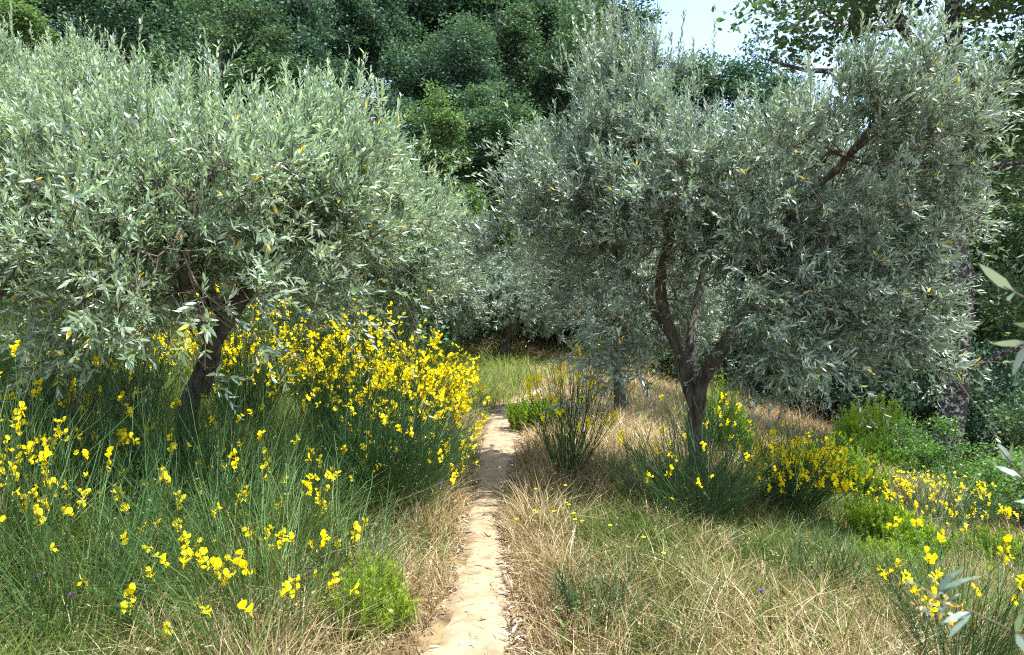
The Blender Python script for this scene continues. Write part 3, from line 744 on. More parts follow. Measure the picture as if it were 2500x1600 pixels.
FT = [
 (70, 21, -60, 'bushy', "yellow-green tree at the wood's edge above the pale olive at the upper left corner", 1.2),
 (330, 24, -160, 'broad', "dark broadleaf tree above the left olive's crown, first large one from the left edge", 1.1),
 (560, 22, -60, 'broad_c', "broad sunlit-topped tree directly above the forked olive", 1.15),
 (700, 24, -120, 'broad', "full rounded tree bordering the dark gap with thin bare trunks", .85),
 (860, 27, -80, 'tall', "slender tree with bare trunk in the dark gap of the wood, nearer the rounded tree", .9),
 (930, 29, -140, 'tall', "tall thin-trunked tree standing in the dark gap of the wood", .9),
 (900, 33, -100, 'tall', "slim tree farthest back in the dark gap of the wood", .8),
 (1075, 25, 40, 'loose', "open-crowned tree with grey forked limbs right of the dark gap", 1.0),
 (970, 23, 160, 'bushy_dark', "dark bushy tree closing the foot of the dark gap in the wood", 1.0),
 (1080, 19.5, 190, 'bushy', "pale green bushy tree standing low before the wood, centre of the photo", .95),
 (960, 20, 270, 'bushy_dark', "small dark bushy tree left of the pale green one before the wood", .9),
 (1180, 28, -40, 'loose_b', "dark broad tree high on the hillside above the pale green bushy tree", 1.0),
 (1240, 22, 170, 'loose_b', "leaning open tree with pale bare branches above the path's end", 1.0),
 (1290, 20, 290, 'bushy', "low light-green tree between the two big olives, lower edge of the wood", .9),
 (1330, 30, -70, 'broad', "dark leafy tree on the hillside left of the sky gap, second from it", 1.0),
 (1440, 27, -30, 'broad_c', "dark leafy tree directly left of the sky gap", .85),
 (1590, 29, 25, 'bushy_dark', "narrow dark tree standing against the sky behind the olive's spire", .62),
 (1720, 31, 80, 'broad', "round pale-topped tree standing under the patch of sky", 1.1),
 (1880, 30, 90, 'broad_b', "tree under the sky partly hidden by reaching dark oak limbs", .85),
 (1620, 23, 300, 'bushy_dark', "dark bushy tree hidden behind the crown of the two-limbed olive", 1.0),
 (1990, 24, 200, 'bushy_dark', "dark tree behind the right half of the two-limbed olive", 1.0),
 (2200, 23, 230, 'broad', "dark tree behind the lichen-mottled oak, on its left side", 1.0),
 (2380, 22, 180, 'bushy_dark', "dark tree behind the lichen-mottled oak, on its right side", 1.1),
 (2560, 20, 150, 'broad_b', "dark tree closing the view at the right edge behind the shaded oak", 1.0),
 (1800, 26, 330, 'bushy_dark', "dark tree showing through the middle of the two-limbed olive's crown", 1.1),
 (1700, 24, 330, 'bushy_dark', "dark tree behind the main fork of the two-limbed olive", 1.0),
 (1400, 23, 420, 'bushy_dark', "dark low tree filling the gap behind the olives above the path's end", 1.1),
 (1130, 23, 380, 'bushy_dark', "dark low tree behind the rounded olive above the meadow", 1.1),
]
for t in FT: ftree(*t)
# the wood higher up the slope
k = 0
for (Y, n, top) in ((36, 10, -180), (44, 11, -200)):
    for i in range(n):
        px = -250 + i * 1700 / (n - 1) + rng.uniform(-50, 50)
        if 790 < px < 1000 and Y < 40: continue
        if px > 1440: continue
        ftree(px, Y + rng.uniform(-2, 2), top + rng.uniform(-60, 60), ['broad', 'loose_b', 'broad_b', 'tall', 'loose', 'broad_c'][k % 6], "dark woodland tree far up the hillside, seen only between nearer crowns", 1.15)
        k += 1
for px, Y in ((-250, 22), (-600, 24), (2800, 22), (3000, 26), (-450, 32), (2500, 30), (2250, 33)):
    ftree(px, Y, 60 if px > 1000 else -150, ['broad', 'bushy_dark'][k % 2], "dark woodland tree beyond the edge of the picture, closing the wood", 1.1); k += 1

# dark shrubs under the trees at the wood's edge
def shrub_proto(seed, mat, leaf, name="shrub"):
    rng = np.random.default_rng(seed)
    root = thing(name, "", "shrub", (0, 0, 0), "shrubs along the edge of the wood")
    st = MB(); n = 26
    az = rng.random(n) * 6.28; el = rng.uniform(.15, .9, n)
    d = np.stack([np.cos(az) * np.sin(el), np.sin(az) * np.sin(el), np.cos(el)], 1)
    t = np.linspace(0, 1, 5)
    pts = d[:, None] * (t[None, :, None] * rng.uniform(.7, 1.1, n)[:, None, None]) * np.array([1.0, 1.0, 1.2]) + rng.normal(0, .03, (n, 5, 3)) * t[None, :, None]
    pts[:, 0, 2] = -.1
    add_strands(st, pts, np.broadcast_to(np.linspace(.016, .004, 5), (n, 5)), 4)
    st.build("stems", M['forest_bark'], root)
    A = sample_crown(rng, [(0, 0, .75, .85, .85, .6), (.45, .2, .5, .55, .5, .45), (-.45, -.2, .5, .55, .5, .45), (0, -.4, .35, .7, .5, .35)], 340, .09, 60, 2.5)
    A = A[A[:, 2] > .02]
    leafy(root, (0, 0, 0), A, np.arange(len(A)), rng, 24, .075, leaf, mat)
    return root
SH = {'dark': shrub_proto(71, 'oak_leaf', .055), 'forest': shrub_proto(72, 'forest_leaf', .06), 'green': shrub_proto(73, 'sapling_leaf', .06)}
sused = set()
def shrub(px, Y, h, wide, kind, label):
    x = at(px, 700, Y)[0]; z0 = float(height(x, Y)); sc = (wide, wide, h / 1.4); rz = rng.random() * 6.28
    if kind not in sused:
        sused.add(kind); r = SH[kind]; r["label"] = label; r.location = (x, Y, z0); r.rotation_euler = (0, 0, rz); r.scale = sc
        return
    copy_thing(SH[kind], (x, Y, z0), rz, sc, label)
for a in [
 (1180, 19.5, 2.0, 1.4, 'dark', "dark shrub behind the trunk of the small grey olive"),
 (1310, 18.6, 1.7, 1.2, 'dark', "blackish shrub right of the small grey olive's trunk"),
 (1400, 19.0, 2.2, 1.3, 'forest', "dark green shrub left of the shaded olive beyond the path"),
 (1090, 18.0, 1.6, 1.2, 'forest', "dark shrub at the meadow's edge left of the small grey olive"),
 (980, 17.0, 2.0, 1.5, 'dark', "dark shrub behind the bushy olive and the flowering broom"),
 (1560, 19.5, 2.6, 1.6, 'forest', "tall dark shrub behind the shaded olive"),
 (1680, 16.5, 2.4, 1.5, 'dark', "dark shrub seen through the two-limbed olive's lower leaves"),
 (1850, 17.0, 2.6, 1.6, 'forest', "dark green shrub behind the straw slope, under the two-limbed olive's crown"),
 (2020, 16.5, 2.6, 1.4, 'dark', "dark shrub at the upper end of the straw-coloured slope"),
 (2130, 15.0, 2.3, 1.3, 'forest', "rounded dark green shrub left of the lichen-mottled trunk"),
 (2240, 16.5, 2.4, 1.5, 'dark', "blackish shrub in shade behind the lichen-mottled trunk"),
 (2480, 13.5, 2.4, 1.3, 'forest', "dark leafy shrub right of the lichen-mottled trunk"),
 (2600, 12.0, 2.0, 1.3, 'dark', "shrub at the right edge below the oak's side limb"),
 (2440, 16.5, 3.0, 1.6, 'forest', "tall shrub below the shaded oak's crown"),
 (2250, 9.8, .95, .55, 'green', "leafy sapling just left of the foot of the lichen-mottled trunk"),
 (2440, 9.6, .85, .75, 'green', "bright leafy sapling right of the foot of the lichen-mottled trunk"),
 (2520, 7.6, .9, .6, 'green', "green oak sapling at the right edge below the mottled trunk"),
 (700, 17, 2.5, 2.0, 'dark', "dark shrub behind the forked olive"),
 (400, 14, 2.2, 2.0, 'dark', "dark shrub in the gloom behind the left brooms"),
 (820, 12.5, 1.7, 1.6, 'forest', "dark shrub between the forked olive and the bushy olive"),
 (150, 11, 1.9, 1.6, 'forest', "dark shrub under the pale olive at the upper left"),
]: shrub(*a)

# ------------------------------------------------------------------ brooms
def flower_template():
    """Pea flower: upright banner, two wings, keel; +Y is forward, +Z up; unit size."""
    V = np.array([[0, 0, 0], [-.42, .12, .35], [-.45, .02, .75], [0, -.10, 1.0], [.45, .02, .75], [.42, .12, .35], [0, .10, .55],
                  [-.10, .15, .05], [-.34, .55, .18], [-.22, .92, .02], [-.02, .55, -.14],
                  [.10, .15, .05], [.34, .55, .18], [.22, .92, .02], [.02, .55, -.14],
                  [0, .1, -.05], [-.12, .5, -.12], [0, .85, -.22], [.12, .5, -.12]], float)
    T = np.array([[0, 6, 1], [1, 6, 2], [2, 6, 3], [3, 6, 4], [4, 6, 5], [5, 6, 0], [7, 8, 10], [8, 9, 10], [11, 14, 12], [12, 14, 13], [15, 16, 18], [16, 17, 18]])
    return V, T
FV, FT_ = flower_template()
def flower_frames(rng, n):
    az = rng.random(n) * 6.28; tilt = rng.normal(0, .5, n); roll = rng.normal(0, .3, n)
    f = np.stack([np.cos(az) * np.cos(tilt), np.sin(az) * np.cos(tilt), np.sin(tilt)], 1)
    u = perp(f); u = np.cross(u, f); u = unit(u * np.sign(u[:, 2:3] + 1e-6)); s = np.cross(f, u)
    c, sn = np.cos(roll)[:, None], np.sin(roll)[:, None]
    return s * c + u * sn, f, u * c - s * sn
def add_flowers(mb, P, size, rng):
    n = len(P)
    if not n: return
    s, f, u = flower_frames(rng, n)
    sz = np.broadcast_to(size, (n,))[:, None, None]
    fv = FV[None] * rng.uniform(.75, 1.2, (n, 1, 3))
    V = P[:, None] + (s[:, None] * fv[..., 0:1] + f[:, None] * fv[..., 1:2] + u[:, None] * fv[..., 2:3]) * sz
    mb.add(V.reshape(-1, 3), (np.arange(n)[:, None, None] * len(FV) + FT_[None]).reshape(-1, 3), np.repeat(rng.random(n), len(FT_)))
FLOWER_MESH = []
for q in range(5):                                    # five small racemes, one to four flowers each
    r_ = np.random.default_rng(80 + q); m_ = MB()
    nf = [1, 2, 2, 3, 4][q]
    pp = np.stack([r_.normal(0, .35, nf), r_.normal(0, .35, nf), np.arange(nf) * .75 - .2], 1)
    add_flowers(m_, pp, 1.0, r_)
    for z_ in pp: add_segments(m_, np.array([[0, 0, z_[2] - .3]]), z_[None], .05, .05, 3, 0.0)
    add_segments(m_, np.array([[0, 0, -.8]]), np.array([[0, 0, pp[-1, 2]]]), .06, .05, 3, 0.0)
    FLOWER_MESH.append(m_.mesh("flower", M['broom_flower']))

def broom(label, x, y, h, spread, n, nfl, seed, lean=(0, 0), tint=0.5, size=.027, branch=2, r0=.0021, fl_lo=.55, name="broom_bush", parts=70, foot=.10, fl_bias=None, tips=False):
    rng = np.random.default_rng(seed)
    b = gp(x, y)
    root = thing(name, label, "broom bush", tuple(b), "broom bushes")
    az = rng.random(n) * 6.28; rr = np.sqrt(rng.random(n))
    dx = np.stack([np.cos(az), np.sin(az)], 1) * (rr * spread)[:, None] + np.asarray(lean)[None] * h * rng.uniform(.5, 1.2, n)[:, None]
    H = h * rng.uniform(.62, 1.05, n) * (1 - .25 * rr ** 2)
    foot_p = np.stack([np.cos(az), np.sin(az)], 1) * (foot * rng.random(n))[:, None]
    m = 7; t = np.linspace(0, 1, m)
    pts = np.zeros((n, m, 3))
    bend = rng.uniform(.75, 1.15, n)
    pts[:, :, :2] = foot_p[:, None] + dx[:, None] * (t[None, :] ** bend[:, None])[..., None] + rng.normal(0, .02, (n, m, 2)) * t[None, :, None]
    pts[:, :, 2] = -.03 + H[:, None] * (t[None] * 1.08 - .08 * t[None] ** 3 * (rr[:, None] * 1.5))
    pts += b
    st = MB()
    tn = np.clip(tint + rng.normal(0, .22, n), 0, 1)
    add_strands(st, pts, np.broadcast_to(np.linspace(r0, r0 * .45, m), (n, m)), 3, tn)
    tips = [pts[:, 3:].reshape(-1, 3)]
    cand = [pts]
    for q in range(branch):
        j = rng.integers(2, m - 1, n); s = pts[np.arange(n), j]
        d = unit(pts[np.arange(n), np.minimum(j + 1, m - 1)] - s) + rng.normal(0, .27, (n, 3)); d[:, 2] = np.abs(d[:, 2]) + .15; d = unit(d)
        L = H * rng.uniform(.18, .45, n)
        tb = np.linspace(0, 1, 4)
        bp = s[:, None] + d[:, None] * (L[:, None] * tb)[..., None] + np.array([0, 0, .05]) * (tb ** 2)[None, :, None] * L[:, None, None] * 3 + rng.normal(0, .006, (n, 4, 3)) * tb[None, :, None]
        add_strands(st, bp, np.broadcast_to(np.linspace(r0 * .7, r0 * .35, 4), (n, 4)), 3, np.clip(tn + .1, 0, 1))
        cand.append(bp)
    # tiny leaflets along the stems
    nl = n * 5
    ai = rng.integers(0, n, nl); tj = rng.uniform(1.0, m - 1.01, nl); i0 = tj.astype(int); fr = (tj - i0)[:, None]
    lp = pts[ai, i0] * (1 - fr) + pts[ai, i0 + 1] * fr
    add_kites(st, lp, rng.normal(size=(nl, 3)) + np.array([0, 0, .8]), rng.normal(size=(nl, 3)), rng.uniform(.008, .02, nl), .004, .9)
    st.build("stems", M['broom_stem'], root, b)
    if nfl:
        ncl = nfl
        pick = rng.integers(0, n, ncl)
        if fl_bias is not None:
            sc = pts[:, -1] @ np.array([*fl_bias, 0]); pr = np.exp((sc - sc.mean()) / (sc.std() + 1e-6) * .8); pick = rng.choice(n, ncl, p=pr / pr.sum())
        ch = rng.integers(0, len(cand), ncl) * (0 if tips else 1)
        pos = np.zeros((ncl, 3))
        for i in range(ncl):
            cpt = cand[ch[i]][pick[i]]; mm = len(cpt)
            lo = fl_lo if mm == m else .4
            tq = rng.uniform(lo, 1) * (mm - 1); a0 = min(int(tq), mm - 2); pos[i] = cpt[a0] * (1 - (tq - a0)) + cpt[a0 + 1] * (tq - a0)
        order = np.argsort(pos[:, 1] - .5 * pos[:, 2])
        for i in order[:parts]:
            o = bpy.data.objects.new("flower", FLOWER_MESH[rng.integers(0, 5)])
            scn.collection.objects.link(o); o.parent = root
            o.location = tuple(pos[i] - b); s = size * rng.uniform(.75, 1.15); o.scale = (s, s, s)
            o.rotation_euler = (rng.normal(0, .35), rng.normal(0, .35), rng.random() * 6.28)
        rest = order[parts:]
        if len(rest):
            fb = MB()
            P0 = pos[rest]
            for _ in range(2): add_flowers(fb, P0 + rng.normal(0, size * .6, P0.shape), size * .95, rng)
            fo = fb.build("blossoms", M['broom_flower'], root, b); fo["kind"] = "stuff"
    return root

BR = [
 # label, x, y, h, spread, n, flowers, kwargs
 ("broad broom thick with yellow bloom, nearest the path on the left", -1.10, 5.9, 1.30, .66, 520, 520, dict(lean=(.20, -.04), tint=.30, fl_lo=.74, fl_bias=(1, 0), size=.031)),
 ("tall broom in yellow bloom directly behind the thickest blooming one", -1.55, 6.6, 1.50, .60, 420, 420, dict(lean=(.10, 0), tint=.30, fl_lo=.7, size=.031)),
 ("dark rounded broom with few flowers leaning over the path's left edge", -0.92, 4.95, .88, .58, 900, 40, dict(lean=(.12, 0), tint=.22, fl_lo=.7, r0=.0022)),
 ("low dense dark broom at the foot of the most thickly blooming one, by the path", -0.85, 5.45, .80, .5, 600, 40, dict(lean=(.14, 0), tint=.25, fl_lo=.75, r0=.0022, fl_bias=(1, 0))),
 ("tall broom with yellow bloom seen right behind the forked trunk", -2.30, 6.6, 1.55, .55, 340, 200, dict(tint=.3, fl_lo=.6, size=.03)),
 ("broom with scattered bloom left of the forked trunk and behind it", -3.05, 6.2, 1.30, .60, 320, 100, dict(tint=.3, fl_lo=.55, size=.03)),
 ("dark broom in deep shade near the left edge, behind the yellow one there", -3.9, 6.4, 1.25, .70, 380, 24, dict(tint=.2)),
 ("dense green broom in front of the forked trunk, right side", -1.72, 4.45, .92, .58, 380, 36, dict(tint=.40, fl_lo=.6)),
 ("dense dark green broom in front of the forked trunk, left side", -2.35, 4.40, .85, .65, 400, 16, dict(tint=.25, fl_lo=.6)),
 ("shaded broom with small flowers left of the forked trunk", -2.95, 4.9, 1.0, .6, 280, 40, dict(tint=.25, fl_lo=.6)),
 ("tall pale-stemmed broom with yellow racemes at the left edge", -2.25, 3.35, 1.12, .40, 120, 90, dict(tint=.75, size=.030, fl_lo=.45, lean=(-.05, 0))),
 ("low green broom behind the pale-stemmed one at the left edge", -2.35, 3.9, .8, .5, 220, 34, dict(tint=.4, fl_lo=.6)),
 ("open broom with large yellow flowers and long pale stems in the near foreground", -1.02, 3.05, 1.02, .46, 90, 34, dict(tint=.75, size=.031, fl_lo=.45, lean=(-.20, 0), foot=.16, branch=3)),
 ("thin flowerless broom in the tall grass near the lower left corner", -1.75, 3.05, .95, .5, 130, 6, dict(tint=.6, fl_lo=.6, branch=2)),
 ("sparse flowerless broom between the large-flowered one and the lime heath bush", -.86, 3.75, .62, .4, 90, 5, dict(tint=.55, fl_lo=.6)),
 ("slender green broom with few flowers behind the large-flowered foreground one", -1.55, 3.75, .85, .5, 190, 14, dict(tint=.5, fl_lo=.6, size=.029)),
 ("small green broom between the large-flowered foreground one and the dark rounded one", -1.20, 3.95, .75, .5, 150, 30, dict(tint=.45, size=.028, fl_lo=.6)),
 ("thin dark broom with yellow tips standing alone on the path's right side", 0.46, 6.35, 1.06, .42, 75, 80, dict(foot=.06, tint=.35, fl_lo=.86, branch=4, size=.030, r0=.0034, tips=True)),
 ("wide leafless-looking broom in front of the two-limbed olive's trunk", 1.25, 5.25, .78, .58, 150, 24, dict(tint=.25, fl_lo=.85, branch=4, r0=.0032, tips=True)),
 ("low broom covered in yellow flowers on the slope right of the two-limbed olive", 2.15, 5.9, .72, .42, 380, 320, dict(tint=.30, fl_lo=.7, lean=(.12, 0))),
 ("sprawling broom with small yellow flowers at the foot of the mottled oak", 3.85, 7.0, .50, .55, 380, 150, dict(tint=.25, fl_lo=.72, size=.026, foot=.35)),
 ("wiry broom with yellow tips in the lower right corner", 1.93, 3.25, .78, .42, 110, 44, dict(r0=.0022, tint=.30, size=.028, fl_lo=.8)),
 ("small flowerless broom tuft in dry grass at lower right", 1.72, 4.15, .44, .24, 60, 0, dict(tint=.35, r0=.0024)),
 ("low flowerless broom sprouting in the grass right of the path, near foreground", .38, 3.55, .38, .22, 90, 0, dict(tint=.35, r0=.0022)),
 ("broom with a few yellow flowers just behind the two-limbed olive's trunk", 1.85, 7.3, .85, .4, 160, 30, dict(tint=.4, fl_lo=.6)),
 ("dark broom with two yellow sprays in the shade beyond the path", 1.75, 15.0, 1.3, .5, 160, 14, dict(tint=.3, size=.04)),
]
for i, (lab, x, y, h, sp, n, nf, kw) in enumerate(BR): broom(lab, x, y, h, sp, n, nf, 100 + i, **kw)

# ------------------------------------------------------------------ heath bushes: feathery upright plumes
def heath(label, x, y, h, rad, n, seed, tint=.5, needle=.016):
    rng = np.random.default_rng(seed)
    b = gp(x, y)
    root = thing("heath_bush", label, "heath bush", tuple(b), "bright green heath bushes")
    az = rng.random(n) * 6.28; rr = np.sqrt(rng.random(n))
    fx = x + np.cos(az) * rr * rad * .75; fy = y + np.sin(az) * rr * rad * .75
    kx = rng.normal(0, .36, (6, 2)) * rad; kn = rng.integers(0, 6, n); kh = rng.uniform(.55, 1.15, 6)
    fx = fx * .5 + .5 * (x + rng.normal(0, .22, n) * rad) + kx[kn, 0]; fy = fy * .5 + .5 * (y + rng.normal(0, .22, n) * rad) + kx[kn, 1]
    H = h * rng.uniform(.5, 1.08, n) * (1 - .3 * rr ** 2) * kh[kn]
    out_ = np.stack([np.cos(az), np.sin(az)], 1) * (rr * rad * .45)[:, None]
    t = np.linspace(0, 1, 4); pts = np.zeros((n, 4, 3))
    pts[:, :, 0] = fx[:, None] + out_[:, :1] * t; pts[:, :, 1] = fy[:, None] + out_[:, 1:] * t
    pts[:, :, 2] = height(fx, fy)[:, None] - .02 + H[:, None] * t
    st = MB(); add_strands(st, pts, np.broadcast_to(np.array([.0025, .002, .0015, .0008]), (n, 4)), 3)
    st.build("stems", M['forest_bark'], root, b)
    k = 84
    tq = rng.uniform(.15, 1.0, (n, k)); i0 = np.minimum((tq * 3).astype(int), 2); fr = (tq * 3 - i0)[..., None]
    ar = np.arange(n)[:, None]
    p = (pts[ar, i0] * (1 - fr) + pts[ar, i0 + 1] * fr).reshape(-1, 3)
    d = rng.normal(0, 1, (n * k, 3)); d[:, 2] = np.abs(d[:, 2]) + .9
    lv = MB()
    tn = np.clip(tint + .45 * (tq.ravel() - .6) + np.repeat(rng.normal(0, .14, n), k), 0, 1)
    s = needle * rng.uniform(.7, 1.4, n * k)
    add_kites(lv, p, d, rng.normal(size=(n * k, 3)), s * 1.15, s * (.20 if y < 4.5 else .34), tn)
    lv.build("foliage", M['heath_leaf'], root, b)
HEATH = []
for i, a in enumerate([
 ("feathery lime-green heath bush at the near left edge of the path", -.66, 3.5, .46, .15, 260, .60, .020),
 ("small yellow-green heath tuft at the path's right edge, farther up", .22, 8.6, .42, .26, 200, .5, .024),
 ("bright green heath bush just right of the two-limbed olive's trunk", 2.35, 8.2, .80, .30, 360, .35, .026),
 ("rounded lime-green heath mound on the slope, left end of the green bank", 3.30, 7.5, .54, .36, 620, .50, .026),
 ("lime-green heath patch in the middle of the slope above the lower grass", 2.85, 5.5, .36, .32, 520, .58, .022),
 ("low bright heath patch nearest the lower right broom", 2.50, 5.0, .20, .24, 300, .5, .020),
 ("tall plumed heath bush left of the mottled oak trunk", 5.3, 11.3, .95, .55, 520, .75, .036),
 ("darker heath bush beneath the tall plumed one", 4.7, 9.9, .50, .5, 380, .2, .03),
 ("low green heath at the right edge below the oak sapling", 4.0, 5.9, .30, .32, 260, .4, .02),
]):
    HEATH.append((a[1], a[2], a[4])); heath(a[0], *a[1:6], 200 + i, tint=a[6], needle=a[7])

# ------------------------------------------------------------------ grass
def add_blades(mb, P, H, W, lean, tint, rng, m=4):
    """Curved tapering blades."""
    n = len(P)
    az = rng.random(n) * 6.28
    side = np.stack([np.cos(az), np.sin(az), 0 * az], 1)
    la = rng.random(n) * 6.28; ld = np.stack([np.cos(la), np.sin(la), 0 * la], 1)
    V = []
    for q in range(m):
        t = q / (m - 1)
        c = P + np.array([0, 0, 1.]) * (H * (t - .25 * lean * t * t))[:, None] + ld * (H * lean * t ** 2 * .8 + H * .12 * t)[:, None]
        if q < m - 1:
            w = (W * (1 - .6 * t))[:, None] * .5
            V += [c - side * w, c + side * w]
        else: V.append(c)
    V = np.stack(V, 1); nv = V.shape[1]
    b = np.arange(n)[:, None] * nv
    quads = np.concatenate([b + [2 * q, 2 * q + 1, 2 * q + 3, 2 * q + 2] for q in range(m - 2)])
    tri = b + [nv - 3, nv - 2, nv - 1]
    mb.addmulti(V.reshape(-1, 3), [quads, tri], [np.tile(tint, m - 2), tint])
    return V[:, -1], ld

rng = np.random.default_rng(300)
def scatter(n, y0, y1, half=0.85, pw=1.0, xmin=-9, xmax=9):
    y = y0 + (y1 - y0) * rng.random(n) ** pw
    x = (rng.random(n) * 2 - 1) * half * (y + .8)
    k = (x > xmin) & (x < xmax)
    return x[k], y[k]

def off_path(x, y): return np.abs(x - path_x(y)) / (path_w(y) * .5)

# fields that say what grows where
def greenness(x, y):
    g = .44 + .55 * (vnoise(x, y, .8, 1) - .5) + .75 * (vnoise(x, y, .16, 7) - .5)
    g = g + .55 * sstep(-1.0, -1.7, x) * sstep(3.6, 4.4, y) - .06 * sstep(-.4, -1.0, x) * sstep(3.7, 2.9, y)                     # greener grass under the left olive
    g = g + .28 * sstep(-.8, -1.3, x) * sstep(9, 7, y) + .14 * sstep(.3, .7, x) * sstep(6.5, 5, y)
    g = g - .6 * sstep(.75, .2, np.abs(x - path_x(y))) * sstep(9.5, 8, y)          # trodden strip along the path
    g = g + 1.1 * sstep(8.6, 9.6, y) * sstep(.5, -.2, x - .10 * (y - 10)) * sstep(17, 15, y)   # green meadow
    g = g - .75 * np.exp(-(((x - 1.6) / 1.3) ** 2 + ((y - 9.0) / 2.0) ** 2))    # straw field
    g = g - .95 * np.exp(-(((x - 5.2) / 2.0) ** 2 + ((y - 14) / 3.2) ** 2))
    g = g + .45 * np.exp(-(((x - 3.0) / 1.0) ** 2 + ((y - 7.0) / 2.0) ** 2))
    g = g - .12 * np.exp(-(((x - 1.0) / .8) ** 2 + ((y - 5.2) / 1.2) ** 2))
    g = g - .35 * np.exp(-(((x - 1.5) / .6) ** 2 + ((y - 3.2) / .8) ** 2))
    return g

gm, dm = MB(), MB()
def grow_grass(n, y0, y1, hs, ws, pw=1.0, half=.85):
    x, y = scatter(n, y0, y1, half, pw)
    g = greenness(x, y); op = off_path(x, y)
    keep = op > .92 + .6 * vnoise(x, y, .15, 3)
    keep &= rng.random(len(x)) < (.35 + .65 * sstep(1.0, 2.6, op)) * (.35 + 1.0 * vnoise(x, y, .22, 9))
    x, y, g, op = x[keep], y[keep], g[keep], op[keep]
    isg = rng.random(len(x)) < sstep(-.05, 1.05, g)
    z = height(x, y)
    tall = (.45 + .55 * sstep(1.2, 4.0, op)) * (1 + .55 * sstep(-.6, -1.1, x) * sstep(5.0, 4.0, y)); tall *= (.55 + .9 * vnoise(x, y, .5, 12)) * (1 - .28 * sstep(.2, .6, x))
    for hx, hy, hr in HEATH: tall *= 1 - .75 * np.exp(-(((x - hx) ** 2 + (y - hy) ** 2) / (hr * 1.3) ** 2))
    P = np.stack([x, y, z - .01], 1)
    for mbx, sel, lo in ((gm, isg, 0), (dm, ~isg, 1)):
        n_ = sel.sum(); h = hs * rng.uniform(.35, 1.15, n_) * tall[sel]
        if lo: tint = np.clip(rng.beta(1.3, 1.3, n_) + .5 * (vnoise(x[sel], y[sel], .6, 20) - .5) + .25 * np.exp(-(((x[sel] - 1.6) / 1.3) ** 2 + ((y[sel] - 9) / 2) ** 2)), 0, 1)
        else: tint = np.clip(rng.beta(1.3, 1.5, n_) * .85 + .25 * sstep(9, 10, y[sel]) + .35 * (vnoise(x[sel], y[sel], .3, 33) - .5), 0, 1)
        tips, ld = add_blades(mbx, P[sel], h, ws * rng.uniform(.6, 1.3, n_), rng.uniform(.1, 1.6, n_), tint, rng)
        if lo:      # oat-like seed heads
            s = rng.random(n_) < .05
            if s.any():
                for _ in range(3):
                    pp = tips[s] + rng.normal(0, .012, (s.sum(), 3))
                    add_kites(mbx, pp, ld[s] * .6 + rng.normal(0, .4, (s.sum(), 3)) - np.array([0, 0, .5]), rng.normal(size=(s.sum(), 3)), .014 + .0012 * y[sel][s], .004 + .0004 * y[sel][s], rng.uniform(.7, 1, s.sum()))
grow_grass(95000, 1.7, 5.0, .38, .0060, .8)
grow_grass(100000, 4.5, 9.5, .38, .0068, .85)
grow_grass(90000, 9.0, 17.0, .36, .010, .9)
grow_grass(30000, 16.0, 24.0, .40, .02, 1.0)
# low matted straw close to the soil
x, y = scatter(90000, 1.7, 10, .8, .75)
k = off_path(x, y) > 1.15 + .6 * (vnoise(x, y, .2, 5) - .3); x, y = x[k], y[k]
P = np.stack([x, y, height(x, y) + .004], 1); n = len(P)
d = rng.normal(size=(n, 3)); d[:, 2] = np.abs(d[:, 2]) * .25
add_kites(dm, P, d, rng.normal(0, .5, (n, 3)) + np.array([0, 0, 1]), rng.uniform(.04, .13, n), rng.uniform(.002, .005, n), np.clip(rng.beta(1.6, 2.2, n), 0, 1))
o = gm.build("green_grass", M['green_grass']); o["kind"] = "stuff"
o["label"] = "green grass tufts on both sides of the path"; o["category"] = "grass"
o = dm.build("dry_grass", M['dry_grass']); o["kind"] = "stuff"
o["label"] = "dry straw-coloured grass with pale seed heads along the path and slope"; o["category"] = "grass"

# low leafy herbs mixed into the grass
hm = MB()
x, y = scatter(900, 1.9, 9.5, .75, .8)
k = (off_path(x, y) > 1.7) & (vnoise(x, y, .5, 41) > .45); x, y = x[k], y[k]; n = len(x)
P = np.stack([x, y, height(x, y)], 1); az = rng.random(n) * 6.28
hh = rng.uniform(.10, .34, n); D = unit(np.stack([np.cos(az) * .3, np.sin(az) * .3, np.ones(n)], 1)); t = np.linspace(0, 1, 4)
add_strands(hm, P[:, None] + D[:, None] * (hh[:, None] * t)[..., None], np.broadcast_to(np.array([.0016, .0014, .001, .0006]), (n, 4)), 3, .5)
tb = rng.beta(2, 2, n)
for q in range(16):
    a = az + q * 2.4; tq = .15 + .85 * q / 15
    rd = np.stack([np.cos(a), np.sin(a), rng.uniform(-.2, .9, n)], 1)
    L = (.045 - .028 * tq) * rng.uniform(.6, 1.3, n)
    add_leaves(hm, P + D * (hh * tq)[:, None], rd, np.tile([0, 0, 1.], (n, 1)) + rng.normal(0, .3, (n, 3)), L, L * .38, np.clip(tb + rng.normal(0, .15, n), 0, 1), curl=.2)
o = hm.build("ground_herbs", M['sapling_leaf']); o["kind"] = "stuff"; o["label"] = "low leafy herbs mixed into the grass beside the path"; o["category"] = "herbs"

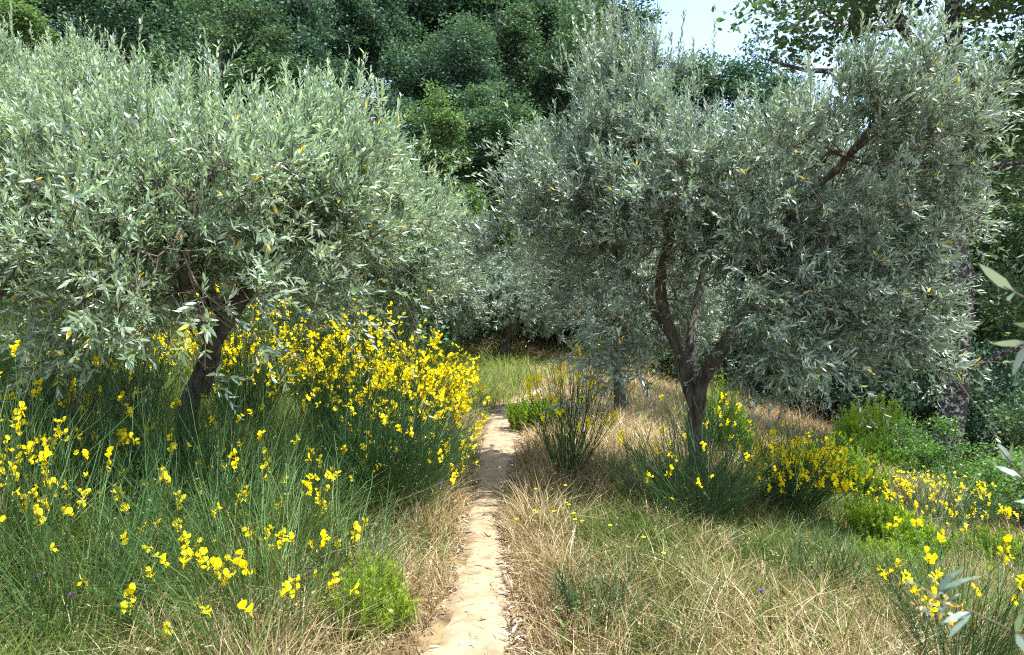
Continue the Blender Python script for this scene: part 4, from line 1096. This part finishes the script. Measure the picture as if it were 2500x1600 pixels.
# fallen leaves and twigs on and beside the path
n = 6500
y = 2 + 8.5 * rng.random(n) ** 1.3
side = rng.choice([1, 1, 1, 1, -1, 0], n)
xx = path_x(y) + np.where(side == 0, rng.normal(0, .25, n) * path_w(y), side * path_w(y) * (.5 + np.abs(rng.normal(0, .28, n))))
kk = rng.random(n) < np.where(side == 0, .10, .35 + .9 * vnoise(xx, y, .3, 14))
xx, y = xx[kk], y[kk]; n = len(y)
P = np.stack([xx, y, height(xx, y) + .016 + rng.random(n) * .006], 1)
d = rng.normal(size=(n, 3)); d[:, 2] *= .12
lm = MB(); L = rng.uniform(.03, .065, n)
add_leaves(lm, P, d, rng.normal(0, .35, (n, 3)) + np.array([0, 0, 1]), L, L * rng.uniform(.12, .24, n), rng.random(n), curl=rng.normal(0, .15, n))
n = 260
y = 2 + 8 * rng.random(n); xx = path_x(y) + rng.normal(0, .35, n) * path_w(y)
A = np.stack([xx, y, height(xx, y) + .018], 1); a = rng.random(n) * 6.28; Lt = rng.uniform(.02, .10, n)
add_segments(lm, A, A + np.stack([np.cos(a), np.sin(a), 0 * a + .02], 1) * Lt[:, None], .0012, .0008, 3, 0.05)
o = lm.build("leaf_litter", M['litter']); o["kind"] = "stuff"; o["label"] = "fallen olive leaves and bits of twig scattered along the path"; o["category"] = "leaf litter"

# ------------------------------------------------------------------ small wildflowers one can count
def flower_thing(name, label, cat, group, mat, x, y, h, kind, seed):
    rng = np.random.default_rng(seed)
    b = gp(x, y); root = thing(name, label, cat, tuple(b), group)
    top = b + np.array([rng.normal(0, .04), rng.normal(0, .04), h])
    st = MB(); t = np.linspace(0, 1, 5)[:, None]
    S = b + (top - b) * t + np.array([.02, 0, 0]) * np.sin(t * 3.1)
    add_strands(st, S[None], np.full((1, 5), .0012), 3, .6); st.build("stem", M['broom_stem'], root, b)
    hd = MB()
    if kind == 'daisy':
        n = 14; a = np.arange(n) * 2 * np.pi / n
        d = np.stack([np.cos(a), np.sin(a), .25 + 0 * a], 1)
        add_leaves(hd, np.tile(top, (n, 1)), d, np.tile([0, 0, 1.], (n, 1)), .013, .006, .7)
        add_kites(hd, np.tile(top, (5, 1)), rng.normal(size=(5, 3)), rng.normal(size=(5, 3)), .006, .006, .1)
    else:
        n = 34; d = rng.normal(size=(n, 3)); d[:, 2] = np.abs(d[:, 2])
        add_leaves(hd, np.tile(top, (n, 1)), d, rng.normal(size=(n, 3)), .015, .006, rng.random(n))
    hd.build("flower", M[mat], root, b)
def ground_hit(px, py):
    lo = 1.5
    for Y in np.arange(1.5, 25, .02):
        p = at(px, py, Y)
        if p[2] <= height(p[0], p[1]) + 0: return p
    return p
def place(px, py, h):
    """ground point of a plant of height h whose head is seen at px, py"""
    for Y in np.arange(1.5, 25, .02):
        p = at(px, py, Y)
        if p[2] <= height(p[0], p[1]) + h: return p[0], p[1]
DY = [(1231, 1136, "beside the path's right edge, one of a close pair"), (1262, 1136, "beside the path's right edge, one of a close pair"), (1304, 1190, "alone right of the path, level with the dark rounded broom"), (1371, 1189, "under the lone thin broom"), (1304, 1250, "over the path's right verge, upper of two"), (1303, 1258, "over the path's right verge, lower of two"),
      (1234, 1263, "on the path's right edge, lowest there"), (1344, 1250, "alone in the middle of the dry verge"), (1388, 1218, "at the top of the little yellow group on the right verge"), (1397, 1231, "in the yellow group on the right verge"), (1406, 1254, "in the yellow group on the right verge"), (1414, 1268, "in the yellow group on the right verge"), (1437, 1273, "at the lower right of the yellow group"), (1467, 1277, "right of the yellow group on the verge"), (1594, 1307, "alone in the grass below the wide leafless broom"),
      (1448, 1126, "on the straw slope right of the lone thin broom, upper"), (1483, 1138, "on the straw slope right of the lone thin broom, lower"), (1604, 1346, "alone low in the grass below the wide leafless broom")]
for i, (px, py, w) in enumerate(DY):
    h = .22 + .03 * (i % 4); x, y = place(px, py, h)
    flower_thing("hawkweed", "small yellow daisy " + w, "wildflower", "yellow daisy-like flowers on the right verge", 'broom_flower', x, y, h, 'daisy', 400 + i)
PU = [(312, 1254, "in dark grass below the forked trunk"), (316, 1331, "below the bent yellow racemes, in tall grass"), (195, 1466, "low in dry grass near the lower left corner"), (36, 1426, "at the left edge beside a yellow flower"), (612, 1350, "among the large-flowered broom's stems, upper"), (555, 1403, "among the large-flowered broom's stems, lower"), (726, 1385, "right of the large-flowered broom, upper of two"), (727, 1404, "right of the large-flowered broom, lower of two"), (1128, 1048, "at the path's left edge, topmost"), (1118, 1102, "at the path's left edge below the topmost"), (1109, 1183, "at the path's left edge, lowest"), (1839, 1441, "in the dry grass at lower right")]
for i, (px, py, w) in enumerate(PU):
    h = .30 + .04 * (i % 3); x, y = place(px, py, h)
    flower_thing("vetch", "purple flower head " + w, "wildflower", "small purple flowers in the grass", 'purple', x, y, h, 'vetch', 440 + i)
